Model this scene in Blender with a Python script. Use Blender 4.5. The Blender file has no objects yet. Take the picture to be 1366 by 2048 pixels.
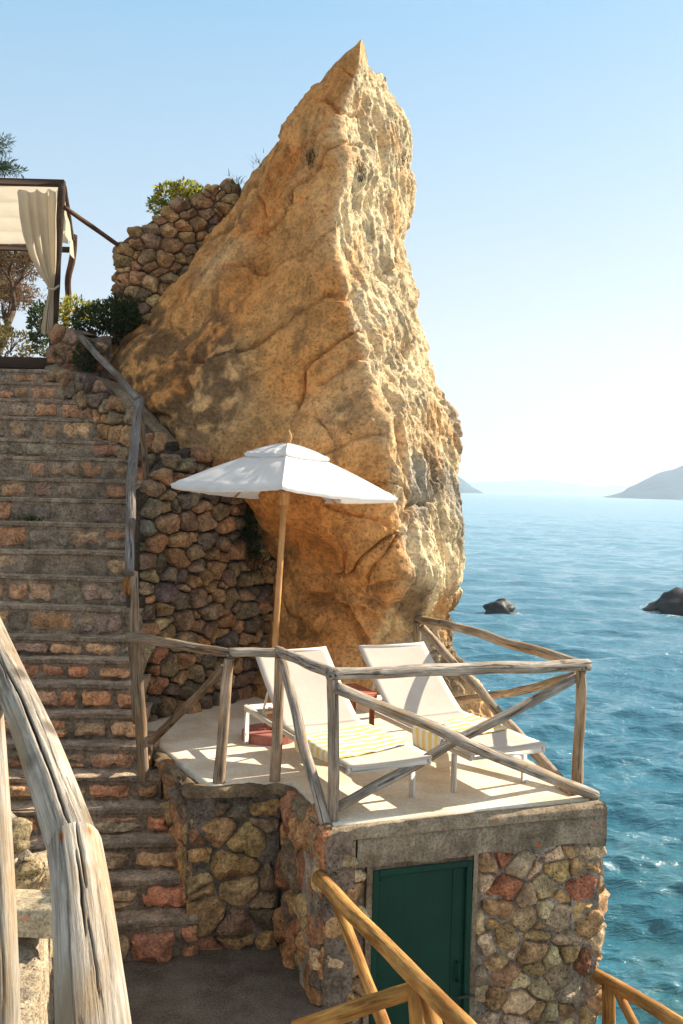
import bpy, math, random
import numpy as np
from mathutils import Vector, Matrix, noise as mn

# ------------------------------------------------------------------ set-up
scene = bpy.context.scene
COL = scene.collection
R = math.radians
H, F = 2.1, 1950.0
TH = R(1.5)
CT, ST = math.cos(TH), math.sin(TH)
SUN = Vector((0.735, 0.39, 0.555)).normalized()
SEA = -3.15


def uv(px, py):
    a, b = px - 683, py - 973
    return CT * a + ST * b, -ST * a + CT * b


def P(px, py, D):
    u, v = uv(px, py)
    return Vector((u / F * D, D, H - v / F * D))


def G(px, py, z=0.0):
    u, v = uv(px, py)
    D = F * (H - z) / v
    return Vector((u / F * D, D, z))


def fbm(p, sc, oct=4):
    return mn.fractal(Vector(p) * sc, 0.9, 2.0, oct)


def tag(o, label=None, cat=None, group=None, kind=None):
    if label: o['label'] = label
    if cat: o['category'] = cat
    if group: o['group'] = group
    if kind: o['kind'] = kind
    return o


def empty(name, loc, label=None, cat=None, group=None):
    o = bpy.data.objects.new(name, None)
    COL.objects.link(o)
    o.location = loc
    o.empty_display_size = 0.1
    return tag(o, label, cat, group)


class MB:
    """collects geometry in world space, build() links it as one mesh object"""

    def __init__(self):
        self.v, self.f, self.c, self.l = [], [], [], []
        self.cur = (1, 1, 1)

    def vert(self, p, col=None, luv=(0, 0, 0)):
        self.v.append((p[0], p[1], p[2]))
        self.c.append(col if col is not None else self.cur)
        self.l.append(luv)
        return len(self.v) - 1

    def face(self, *idx):
        self.f.append(idx)

    def grid(self, rows, close=False):
        """rows: list of lists of vertex ids"""
        for a, b in zip(rows[:-1], rows[1:]):
            n = len(a)
            for i in range(n if close else n - 1):
                j = (i + 1) % n
                self.f.append((a[i], a[j], b[j], b[i]))

    def box(self, c, s, M=None, bev=0.0):
        c = Vector(c)
        hx, hy, hz = s[0] / 2, s[1] / 2, s[2] / 2
        b = min(bev, hx * .9, hy * .9, hz * .9)
        if b <= 0:
            b = min(hx, hy, hz) * 0.12
        pts = {}
        for sx in (-1, 1):
            for sy in (-1, 1):
                for sz in (-1, 1):
                    for k in range(3):
                        q = [sx * hx, sy * hy, sz * hz]
                        for m in range(3):
                            if m != k:
                                q[m] -= (sx, sy, sz)[m] * b
                        q = Vector(q)
                        if M is not None: q = M @ q
                        pts[(sx, sy, sz, k)] = self.vert(c + q)
        for k in range(3):
            a, d = [m for m in range(3) if m != k]
            for s1 in (-1, 1):
                ids = []
                for (i, j) in ((-1, -1), (1, -1), (1, 1), (-1, 1)):
                    key = [0, 0, 0]
                    key[k] = s1; key[a] = i; key[d] = j
                    ids.append(pts[(*key, k)])
                if (s1 < 0) ^ (k == 1): ids.reverse()
                self.face(*ids)
        for k in range(3):          # bevel edges along axis k
            a, d = [m for m in range(3) if m != k]
            for i in (-1, 1):
                for j in (-1, 1):
                    def kk(z, f):
                        key = [0, 0, 0]
                        key[k] = z; key[a] = i; key[d] = j
                        return pts[(*key, f)]
                    ids = [kk(-1, a), kk(1, a), kk(1, d), kk(-1, d)]
                    self.face(*ids)
        for sx in (-1, 1):
            for sy in (-1, 1):
                for sz in (-1, 1):
                    self.face(*[pts[(sx, sy, sz, k)] for k in range(3)])

    def build(self, name, mat, parent=None, smooth=True, recalc=False, crease=0):
        me = bpy.data.meshes.new(name)
        off = Vector((0, 0, 0))
        if parent is not None:
            q = parent
            while q is not None:
                off += q.location
                q = q.parent
        vs = np.array(self.v, dtype=np.float32) - np.array(off, dtype=np.float32)
        me.from_pydata(vs.tolist(), [], self.f)
        ca = me.color_attributes.new('col', 'FLOAT_COLOR', 'POINT')
        cc = np.ones((len(self.v), 4), dtype=np.float32)
        cc[:, :3] = np.array(self.c, dtype=np.float32)
        ca.data.foreach_set('color', cc.ravel())
        la = me.attributes.new('luv', 'FLOAT_VECTOR', 'POINT')
        la.data.foreach_set('vector', np.array(self.l, dtype=np.float32).ravel())
        if recalc:
            import bmesh
            bm = bmesh.new(); bm.from_mesh(me)
            bmesh.ops.recalc_face_normals(bm, faces=bm.faces)
            bm.to_mesh(me); bm.free()
        if smooth:
            me.polygons.foreach_set('use_smooth', [True] * len(me.polygons))
            if crease: me.set_sharp_from_angle(angle=R(crease))
        me.materials.append(mat)
        o = bpy.data.objects.new(name, me)
        COL.objects.link(o)
        if parent is not None: o.parent = parent
        return o


# ------------------------------------------------------------------ materials
class NT:
    def __init__(self, name):
        self.m = bpy.data.materials.new(name)
        self.m.use_nodes = True
        self.t = self.m.node_tree
        self.t.nodes.clear()
        self.out = self.n('ShaderNodeOutputMaterial')
        self.b = self.n('ShaderNodeBsdfPrincipled')
        self.link(self.b.outputs[0], self.out.inputs[0])

    def n(self, typ, **kw):
        x = self.t.nodes.new(typ)
        for k, v in kw.items():
            if hasattr(x, k): setattr(x, k, v)
            else: x.inputs[k].default_value = v
        return x

    def link(self, a, b):
        self.t.links.new(a, b)

    def coords(self, scale=(1, 1, 1), attr=None):
        if attr:
            s = self.n('ShaderNodeAttribute'); s.attribute_name = attr
            o = s.outputs['Vector']
        else:
            o = self.n('ShaderNodeNewGeometry').outputs['Position']
        mp = self.n('ShaderNodeMapping')
        mp.inputs['Scale'].default_value = scale
        self.link(o, mp.inputs[0])
        return mp.outputs[0]

    def noise(self, co, scale, detail=6, rough=0.6, dist=0.0, typ='FBM'):
        x = self.n('ShaderNodeTexNoise')
        x.inputs['Scale'].default_value = scale
        x.inputs['Detail'].default_value = detail
        x.inputs['Roughness'].default_value = rough
        x.inputs['Distortion'].default_value = dist
        self.link(co, x.inputs['Vector'])
        return x.outputs['Fac']

    def voro(self, co, scale, feat='F1'):
        x = self.n('ShaderNodeTexVoronoi')
        x.feature = feat
        x.inputs['Scale'].default_value = scale
        self.link(co, x.inputs['Vector'])
        return x.outputs['Distance']

    def ramp(self, fac, stops):
        x = self.n('ShaderNodeValToRGB')
        e = x.color_ramp.elements
        while len(e) < len(stops): e.new(0.5)
        for el, (p, c) in zip(e, stops):
            el.position = p
            el.color = (*c, 1) if not isinstance(c, (int, float)) else (c, c, c, 1)
        self.link(fac, x.inputs[0])
        return x.outputs[0]

    def mix(self, a, b, fac, typ='MIX'):
        x = self.n('ShaderNodeMix')
        x.data_type = 'RGBA'; x.blend_type = typ
        for s, val in ((x.inputs[6], a), (x.inputs[7], b), (x.inputs[0], fac)):
            if isinstance(val, (int, float)): s.default_value = val
            elif isinstance(val, tuple): s.default_value = (*val, 1)
            else: self.link(val, s)
        return x.outputs[2]

    def math(self, op, a, b=None):
        x = self.n('ShaderNodeMath'); x.operation = op
        for i, val in enumerate((a, b)):
            if val is None: continue
            if isinstance(val, (int, float)): x.inputs[i].default_value = val
            else: self.link(val, x.inputs[i])
        return x.outputs[0]

    def attr(self, name='col'):
        a = self.n('ShaderNodeAttribute'); a.attribute_name = name
        return a.outputs['Color']

    def bump(self, hgt, strength=0.5, dist=0.02, prev=None):
        x = self.n('ShaderNodeBump')
        x.inputs['Strength'].default_value = strength
        x.inputs['Distance'].default_value = dist
        self.link(hgt, x.inputs['Height'])
        if prev is not None: self.link(prev, x.inputs['Normal'])
        return x.outputs[0]

    def done(self, color=None, rough=0.9, normal=None, spec=0.3):
        if color is not None:
            if isinstance(color, tuple): self.b.inputs['Base Color'].default_value = (*color, 1)
            else: self.link(color, self.b.inputs['Base Color'])
        if isinstance(rough, (int, float)): self.b.inputs['Roughness'].default_value = rough
        else: self.link(rough, self.b.inputs['Roughness'])
        self.b.inputs['Specular IOR Level'].default_value = spec
        if normal is not None: self.link(normal, self.b.inputs['Normal'])
        return self.m


def stone_mat(name, var=0.5, pit=1.0):
    t = NT(name)
    co = t.coords()
    big = t.noise(co, 8, 6, .66)
    fine = t.noise(co, 40, 8, .75)
    pits = t.voro(co, 42)
    pits2 = t.voro(co, 95)
    pm = t.mix(t.ramp(pits, [(0.10, 0.10), (0.30, 1.0)]), t.ramp(pits2, [(0.10, 0.25), (0.28, 1.0)]), 1.0, 'MULTIPLY')
    patch = t.ramp(t.noise(co, 5.1, 5, .65), [(0.46, 0.0), (0.56, 1.0)])
    c = t.mix(t.attr(), t.ramp(big, [(0.38, 1 - var * .7), (0.62, 1 + var * .7)]), 1.0, 'MULTIPLY')
    c = t.mix(c, t.ramp(fine, [(0.38, .6), (0.5, 1.12), (0.62, 1.5)]), 0.9, 'MULTIPLY')
    c = t.mix(c, pm, t.math('MULTIPLY', patch, 0.85 * pit), 'MULTIPLY')
    lich = t.ramp(t.noise(co, 13, 6, .7), [(0.6, 0.0), (0.68, .35)])
    c = t.mix(c, (.38, .31, .21), lich)
    h = t.math('ADD', t.math('MULTIPLY', fine, 1.0), t.math('MULTIPLY', pm, 0.5 * pit))
    nb = t.bump(big, .7, .06)
    nb = t.bump(h, 1.0, .022, nb)
    return t.done(c, .95, nb, .12)


def wood_mat(name, c1, c2, dark, tint=None, crack=0.5, k=1.0):
    t = NT(name)
    a = t.coords((1, 1, 0.05), 'luv')
    a2 = t.coords((1, 1, 0.25), 'luv')
    g = t.noise(a, 110 * k, 6, .7, .3)
    g2 = t.noise(a2, 14, 5, .65)
    ck = t.noise(a, 60 * k, 4, .6, .5)
    ln = t.noise(t.coords((1, 1, .5), 'luv'), 6, 4, .6)
    c = t.mix(c1, c2, t.ramp(g, [(0.4, 0.0), (0.6, 1.0)]))
    if tint: c = t.mix(c, tint, t.ramp(g2, [(0.48, 0.0), (0.62, .85)]))
    c = t.mix(c, t.ramp(ln, [(.4, .7), (.6, 1.15)]), .9, 'MULTIPLY')
    line = t.ramp(ck, [(0.37, 1.0), (0.42, 0.0)])
    c = t.mix(c, dark, t.math('MULTIPLY', line, min(1, crack * 1.6)))
    kn = t.voro(t.coords((1, 1, 0.5), 'luv'), 7)
    c = t.mix(c, dark, t.ramp(kn, [(0.06, .8), (0.15, 0.0)]))
    c = t.mix(c, t.attr(), 1.0, 'MULTIPLY')
    hh = t.math('SUBTRACT', t.math('MULTIPLY', g, .8), t.math('MULTIPLY', line, crack))
    return t.done(c, .85, t.bump(hh, .8, .008), .15)


M = {}
M['stone'] = stone_mat('stone_masonry')
M['step'] = stone_mat('stone_step', .45, .8)
M['wood_grey'] = wood_mat('weathered_grey_wood', (.26, .22, .175), (.56, .495, .41), (.06, .048, .038), (.42, .30, .18))
M['wood_stair'] = wood_mat('weathered_brown_wood', (.13, .105, .085), (.27, .235, .20), (.03, .025, .02), (.20, .13, .075))
M['wood_near'] = wood_mat('bleached_log_wood', (.31, .27, .215), (.54, .485, .40), (.085, .062, .045), (.40, .29, .175), .3, 1.3)
M['wood_yellow'] = wood_mat('fresh_pine_wood', (.44, .215, .06), (.60, .345, .115), (.13, .055, .015), (.38, .16, .04), .35)
M['wood_dark'] = wood_mat('dark_beam_wood', (.045, .028, .02), (.10, .064, .043), (.015, .012, .01), None)
M['teak'] = wood_mat('varnished_teak', (.52, .25, .09), (.62, .34, .14), (.30, .14, .05), None, .1)


def simple(name, col, rough=.6, spec=.4, nscale=None, nvar=.15, bump=0):
    t = NT(name)
    c = col
    nb = None
    if nscale:
        co = t.coords()
        f = t.noise(co, nscale, 5, .6)
        c = t.mix(col, t.ramp(f, [(0.3, 1 - nvar), (0.7, 1 + nvar)]), 1.0, 'MULTIPLY')
        if bump: nb = t.bump(t.noise(co, nscale * 4, 4, .6), bump, .004)
    return t.done(c, rough, nb, spec)


M['white_metal'] = simple('cream_painted_metal', (.78, .72, .62), .45, .4, 9, .06)
M['terracotta'] = simple('red_concrete', (.38, .145, .11), .85, .2, 12, .22, .4)
M['red_wood'] = simple('red_brown_table', (.36, .085, .03), .5, .4, 10, .2)
M['hinge'] = simple('dark_iron', (.03, .028, .026), .5, .4, 20, .2)


def fabric(name, col, transl=.3, weave=900, rough=.85):
    t = NT(name)
    co = t.coords()
    f = t.noise(co, 5, 4, .6)
    c = t.mix(col, t.ramp(f, [(0.3, .93), (0.7, 1.05)]), 1.0, 'MULTIPLY')
    w = t.noise(co, weave, 2, .5)
    wr = t.noise(co, 13, 4, .6, .5)
    nb = t.bump(wr, .2, .012, t.bump(w, .15, .001))
    t.done(c, rough, nb, .15)
    tr = t.n('ShaderNodeBsdfTranslucent')
    t.link(c, tr.inputs[0])
    t.link(nb, tr.inputs['Normal'])
    mx = t.n('ShaderNodeMixShader')
    mx.inputs[0].default_value = transl
    t.link(t.b.outputs[0], mx.inputs[1]); t.link(tr.outputs[0], mx.inputs[2])
    t.link(mx.outputs[0], t.out.inputs[0])
    return t.m


M['canopy'] = fabric('white_umbrella_cloth', (.80, .78, .74), .22)
M['sling'] = fabric('beige_sling_mesh', (.70, .61, .51), .15)
M['curtain'] = fabric('cream_curtain_cloth', (.74, .645, .49), .5)

# striped towel: stripes run across, coordinate stored in luv.y
t = NT('yellow_striped_towel')
lu = t.n('ShaderNodeAttribute'); lu.attribute_name = 'luv'
sp = t.n('ShaderNodeSeparateXYZ'); t.link(lu.outputs['Vector'], sp.inputs[0])
fr = t.math('FRACT', t.math('MULTIPLY', sp.outputs[1], 11.5))
band = t.ramp(fr, [(0.46, 0.0), (0.5, 1.0)])
nz = t.noise(t.coords(), 260, 3, .6)
c = t.mix((.84, .80, .72), (.88, .63, .20), band)
c = t.mix(c, t.ramp(nz, [(.3, .86), (.7, 1.08)]), 1.0, 'MULTIPLY')
M['towel'] = t.done(c, .95, t.bump(nz, .5, .004), .1)

# terrace floor: cream paint, worn
t = NT('cream_painted_floor')
co = t.coords()
a = t.noise(co, 2.3, 5, .6)
b = t.noise(co, 34, 5, .7)
sp_ = t.ramp(t.noise(co, 120, 2, .5), [(.27, .72), (.34, 1.0)])
c = t.mix((.70, .575, .40), (.85, .75, .59), t.ramp(a, [(.38, 0.0), (.56, 1.0)]))
c = t.mix(c, t.ramp(b, [(.4, .88), (.6, 1.05)]), 1.0, 'MULTIPLY')
c = t.mix(c, sp_, .5, 'MULTIPLY')
M['floor'] = t.done(c, .85, t.bump(b, .25, .006), .25)

# concrete
t = NT('weathered_concrete')
co = t.coords()
a = t.noise(co, 3.5, 6, .65)
b = t.noise(co, 60, 5, .7)
st = t.noise(t.coords((6, 6, .8)), 2.2, 4, .6)
c = t.mix((.20, .155, .105), (.38, .31, .22), t.ramp(a, [(.4, 0.0), (.6, 1.0)]))
c = t.mix(c, t.ramp(b, [(.38, .5), (.58, 1.15)]), .85, 'MULTIPLY')
c = t.mix(c, t.ramp(st, [(.35, .72), (.6, 1.05)]), .7, 'MULTIPLY')
rd = t.ramp(t.noise(co, 11.3, 2, .4), [(.715, 0.0), (.73, .8)])
c = t.mix(c, (.50, .12, .05), rd)
c = t.mix(c, t.attr(), 1.0, 'MULTIPLY')
M['concrete'] = t.done(c, .95, t.bump(t.math('ADD', a, t.math('MULTIPLY', b, .4)), .6, .02), .15)

# landing floor
t = NT('dark_worn_concrete')
co = t.coords()
a = t.noise(co, 4, 6, .65)
b = t.noise(co, 90, 4, .7)
c = t.mix((.105, .078, .055), (.19, .148, .108), t.ramp(a, [(.35, 0.0), (.65, 1.0)]))
c = t.mix(c, t.ramp(b, [(.4, .5), (.6, 1.35)]), .8, 'MULTIPLY')
M['landing'] = t.done(c, .9, t.bump(b, .5, .006), .2)

# green door paint
t = NT('dark_green_door_paint')
co = t.coords()
a = t.noise(co, 3, 5, .6)
s_ = t.noise(t.coords((30, 30, 1)), 1.0, 4, .6)
c = t.mix((.003, .034, .020), (.006, .052, .030), t.ramp(a, [(.3, 0.0), (.7, 1.0)]))
c = t.mix(c, t.ramp(s_, [(.3, .85), (.7, 1.12)]), .6, 'MULTIPLY')
M['door'] = t.done(c, t.ramp(a, [(.3, .32), (.7, .5)]), t.bump(a, .12, .01), .18)

# foliage materials
def leaf_mat(name, tr=.35):
    t = NT(name)
    c = t.attr()
    t.done(c, .6, None, .25)
    x = t.n('ShaderNodeBsdfTranslucent'); t.link(c, x.inputs[0])
    mx = t.n('ShaderNodeMixShader'); mx.inputs[0].default_value = tr
    t.link(t.b.outputs[0], mx.inputs[1]); t.link(x.outputs[0], mx.inputs[2])
    t.link(mx.outputs[0], t.out.inputs[0])
    return t.m


M['leaf'] = leaf_mat('leaf_foliage', .5)
M['bark'] = simple('rough_bark', (.14, .10, .07), .95, .1, 20, .4, .6)

# cliff rock: colour zones come from the col attribute (mineral colour), detail from noises
t = NT('limestone_rock')
co = t.coords()
big = t.noise(co, 1.7, 6, .62, .3)
mid = t.noise(co, 6.5, 6, .66, .2)
fine = t.noise(co, 30, 6, .72)
pits = t.ramp(t.voro(co, 26), [(.08, .22), (.30, 1.0)])
pits2 = t.ramp(t.voro(co, 78), [(.08, .6), (.28, 1.0)])
streak = t.noise(t.coords((5, 5, .9)), 1.1, 5, .62, .5)
diag = t.n('ShaderNodeMapping'); diag.inputs['Rotation'].default_value = (0, R(-38), 0)
diag.inputs['Scale'].default_value = (.55, 1, 3.0)
geo = t.n('ShaderNodeNewGeometry'); t.link(geo.outputs['Position'], diag.inputs[0])
cr = t.noise(diag.outputs[0], 2.1, 5, .6, .9)
crk = t.math('ABSOLUTE', t.math('SUBTRACT', cr, .5))
crm = t.ramp(crk, [(.0, .45), (.010, 1.0)])
c = t.mix(t.attr(), t.ramp(big, [(.38, .82), (.62, 1.3)]), 1.0, 'MULTIPLY')
c = t.mix(c, t.ramp(mid, [(.38, .70), (.5, 1.06), (.62, 1.25)]), .7, 'MULTIPLY')
c = t.mix(c, t.ramp(fine, [(.38, .62), (.5, 1.08), (.62, 1.32)]), .75, 'MULTIPLY')
c = t.mix(c, pits, t.math('MULTIPLY', t.ramp(t.noise(co, 3.3, 5, .6), [(.50, 0.0), (.60, 1.0)]), .5), 'MULTIPLY')
c = t.mix(c, crm, t.math('MULTIPLY', t.ramp(big, [(.53, 0.0), (.60, 1.0)]), .7), 'MULTIPLY')
stm = t.ramp(streak, [(.55, 0.0), (.66, .38)])
c = t.mix(c, (.17, .10, .05), stm)
hh = t.math('ADD', t.math('MULTIPLY', fine, 1.0), t.math('ADD', t.math('MULTIPLY', pits, .45), t.math('MULTIPLY', pits2, .3)))
nb = t.bump(mid, .8, .11)
nb = t.bump(hh, 1.0, .035, nb)
M['rock'] = t.done(c, .95, nb, .12)

M['sea_rock'] = simple('wet_black_rock', (.02, .018, .016), .6, .35, 3, .5, 1.0)

# ------------------------------------------------------------------ generic builders
def frame_for(tan, ref):
    tan = tan.normalized()
    a = ref - tan * ref.dot(tan)
    if a.length < 1e-4:
        a = Vector((1, 0, 0)) - tan * tan.x
    a.normalize()
    return a, tan.cross(a)


def catmull(pts, n):
    out = []
    m = len(pts)
    for i in range(m - 1):
        p0 = pts[max(i - 1, 0)]; p1 = pts[i]; p2 = pts[i + 1]; p3 = pts[min(i + 2, m - 1)]
        k = n if i < m - 2 else n + 1
        for j in range(k):
            s = j / n
            out.append(0.5 * ((2 * p1) + (p2 - p0) * s + (2 * p0 - 5 * p1 + 4 * p2 - p3) * s * s + (3 * p1 - p0 - 3 * p2 + p3) * s ** 3))
    return out


def log(mb, a, b, r0, r1=None, seed=0, segs=14, wob=.012, col=(1, 1, 1), bend=None, step=.05):
    """a round pole with bark-less irregular outline"""
    a, b = Vector(a), Vector(b)
    if r1 is None: r1 = r0 * .92
    L = (b - a).length
    n = max(4, int(L / step))
    rnd = random.Random(seed)
    ph = rnd.random() * 50
    ref = Vector((.3, -.9, .35))
    A, B = frame_for(b - a, ref)
    T = (b - a).normalized()
    rows = []
    for i in range(n + 1):
        s = i / n
        e = math.sin(math.pi * s)
        p = a.lerp(b, s)
        p = p + A * wob * 1.3 * e * mn.noise(Vector((s * 2.2 * max(L, .6), ph, 0))) * 2 + B * wob * 1.3 * e * mn.noise(Vector((s * 2.2 * max(L, .6), 3, ph))) * 2
        if bend: p = p + Vector(bend) * e
        rr = r0 + (r1 - r0) * s
        rr *= 1 + .10 * mn.noise(Vector((s * L * 4, ph, 7)))
        ends = []
        if i == 0: ends = [(.0, -0.002), (.78, -0.004)]
        row_sets = []
        for j in range(segs):
            th = 2 * math.pi * j / segs
            d = A * math.cos(th) + B * math.sin(th)
            q = rr * (1 + .07 * mn.noise(Vector((math.cos(th) * 1.4 + ph, math.sin(th) * 1.4, s * L * 3))))
            tone = 1 + .12 * mn.noise(Vector((s * L * 2.5, ph, th)))
            row_sets.append(mb.vert(p + d * q, tuple(x * tone for x in col), (math.cos(th) * rr, math.sin(th) * rr, s * L + ph)))
        rows.append(row_sets)
    mb.grid(rows, True)
    for end, row, p, sg in ((0, rows[0], a, -1), (1, rows[-1], b, 1)):
        rr = (r0, r1)[end]
        inner = []
        for k in row:
            v = Vector(mb.v[k])
            cen = a if end == 0 else b
            w = cen + (v - cen) * .82 + T * sg * rr * .10
            inner.append(mb.vert(w, tuple(x * .8 for x in col), (mb.l[k][0], mb.l[k][1], ph)))
        c = mb.vert((a if end == 0 else b) + T * sg * rr * .1, tuple(x * .72 for x in col), (0, 0, ph))
        for j in range(segs):
            j2 = (j + 1) % segs
            if end == 0:
                mb.face(row[j2], row[j], inner[j], inner[j2]); mb.face(inner[j2], inner[j], c)
            else:
                mb.face(row[j], row[j2], inner[j2], inner[j]); mb.face(inner[j], inner[j2], c)


def tube(mb, pts, rad, segs=8, col=(1, 1, 1), luvs=0.0):
    rows = []
    n = len(pts)
    L = 0
    ref = Vector((.31, -.8, .5))
    for i, p in enumerate(pts):
        t_ = pts[min(i + 1, n - 1)] - pts[max(i - 1, 0)]
        if t_.length < 1e-9: t_ = Vector((0, 0, 1))
        A, B = frame_for(t_, ref)
        ref = A
        if i: L += (p - pts[i - 1]).length
        r = rad[i] if isinstance(rad, (list, tuple)) else rad
        rows.append([mb.vert(p + (A * math.cos(2 * math.pi * j / segs) + B * math.sin(2 * math.pi * j / segs)) * r, col,
                             (math.cos(2 * math.pi * j / segs) * r, math.sin(2 * math.pi * j / segs) * r, L + luvs)) for j in range(segs)])
    mb.grid(rows, True)
    for row, p, rev in ((rows[0], pts[0], True), (rows[-1], pts[-1], False)):
        c = mb.vert(p, col, (0, 0, luvs))
        for j in range(segs):
            a, b = row[j], row[(j + 1) % segs]
            mb.face(*((b, a, c) if rev else (a, b, c)))


def lathe(mb, prof, c, segs=20, Mx=None, col=(1, 1, 1)):
    rows = []
    for r, z in prof:
        row = []
        for j in range(segs):
            th = 2 * math.pi * j / segs
            q = Vector((r * math.cos(th), r * math.sin(th), z))
            if Mx is not None: q = Mx @ q
            row.append(mb.vert(Vector(c) + q, col, (r * math.cos(th), r * math.sin(th), z)))
        rows.append(row)
    mb.grid(rows, True)
    mb.face(*reversed(rows[0])); mb.face(*rows[-1])


def clip_poly(poly, a, b, c):
    """keep a*x+b*y<=c"""
    out = []
    n = len(poly)
    for i in range(n):
        p, q = poly[i], poly[(i + 1) % n]
        dp, dq = a * p[0] + b * p[1] - c, a * q[0] + b * q[1] - c
        if dp <= 0: out.append(p)
        if (dp < 0 < dq) or (dq < 0 < dp):
            s = dp / (dp - dq)
            out.append((p[0] + (q[0] - p[0]) * s, p[1] + (q[1] - p[1]) * s))
    return out


def voronoi_cells(u0, u1, z0, z1, su, sz, rnd, jit=.5, relax=0):
    seeds = []
    nr = max(1, round((z1 - z0) / sz)); dz = (z1 - z0) / nr
    nc = max(1, round((u1 - u0) / su)); du = (u1 - u0) / nc
    for r in range(-1, nr + 1):
        off = rnd.uniform(-.5, .5)
        for c in range(-1, nc + 1):
            inside = 0 <= r < nr and 0 <= c < nc
            seeds.append([u0 + (c + .5 + off * .7 + rnd.uniform(-jit, jit)) * du, z0 + (r + .5 + rnd.uniform(-jit, jit)) * dz, inside, rnd.uniform(-.7, 1) * (.5 * sz) ** 2])
    asp = su / sz

    def cells():
        res = []
        for i, s in enumerate(seeds):
            x, y = s[0] / asp, s[1]
            near = sorted(((seeds[j][0] / asp - x) ** 2 + (seeds[j][1] - y) ** 2, j) for j in range(len(seeds)) if j != i)[:18]
            poly = [(x - sz * 1.5, y - sz * 1.5), (x + sz * 1.5, y - sz * 1.5), (x + sz * 1.5, y + sz * 1.5), (x - sz * 1.5, y + sz * 1.5)]
            for d2, j in near:
                if d2 < 1e-9: continue
                xj, yj = seeds[j][0] / asp, seeds[j][1]
                poly = clip_poly(poly, xj - x, yj - y, (xj * xj + yj * yj - x * x - y * y + s[3] - seeds[j][3]) / 2)
                if len(poly) < 3: break
            if len(poly) >= 3:
                res.append((i, [(a * asp, b) for a, b in poly]))
        return res
    for _ in range(relax):
        for i, poly in cells():
            cx = sum(p[0] for p in poly) / len(poly); cy = sum(p[1] for p in poly) / len(poly)
            seeds[i][0] += .6 * (cx - seeds[i][0]); seeds[i][1] += .6 * (cy - seeds[i][1])
    return [(seeds[i], poly) for i, poly in cells() if seeds[i][2]]


class PathU:
    """polyline in plan, u is arclength, outward normal on the right-hand side of travel (towards viewer for left-to-right)"""

    def __init__(self, pts):
        self.p = [Vector((p[0], p[1])) for p in pts]
        self.s = [0]
        for a, b in zip(self.p[:-1], self.p[1:]):
            self.s.append(self.s[-1] + (b - a).length)
        self.L = self.s[-1]

    def __call__(self, u):
        i = 0
        while i < len(self.p) - 2 and u > self.s[i + 1]: i += 1
        d = (self.p[i + 1] - self.p[i]).normalized()
        q = self.p[i] + d * (u - self.s[i])
        # smooth normals near joints
        n = Vector((d.y, -d.x))
        return q, n


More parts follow.
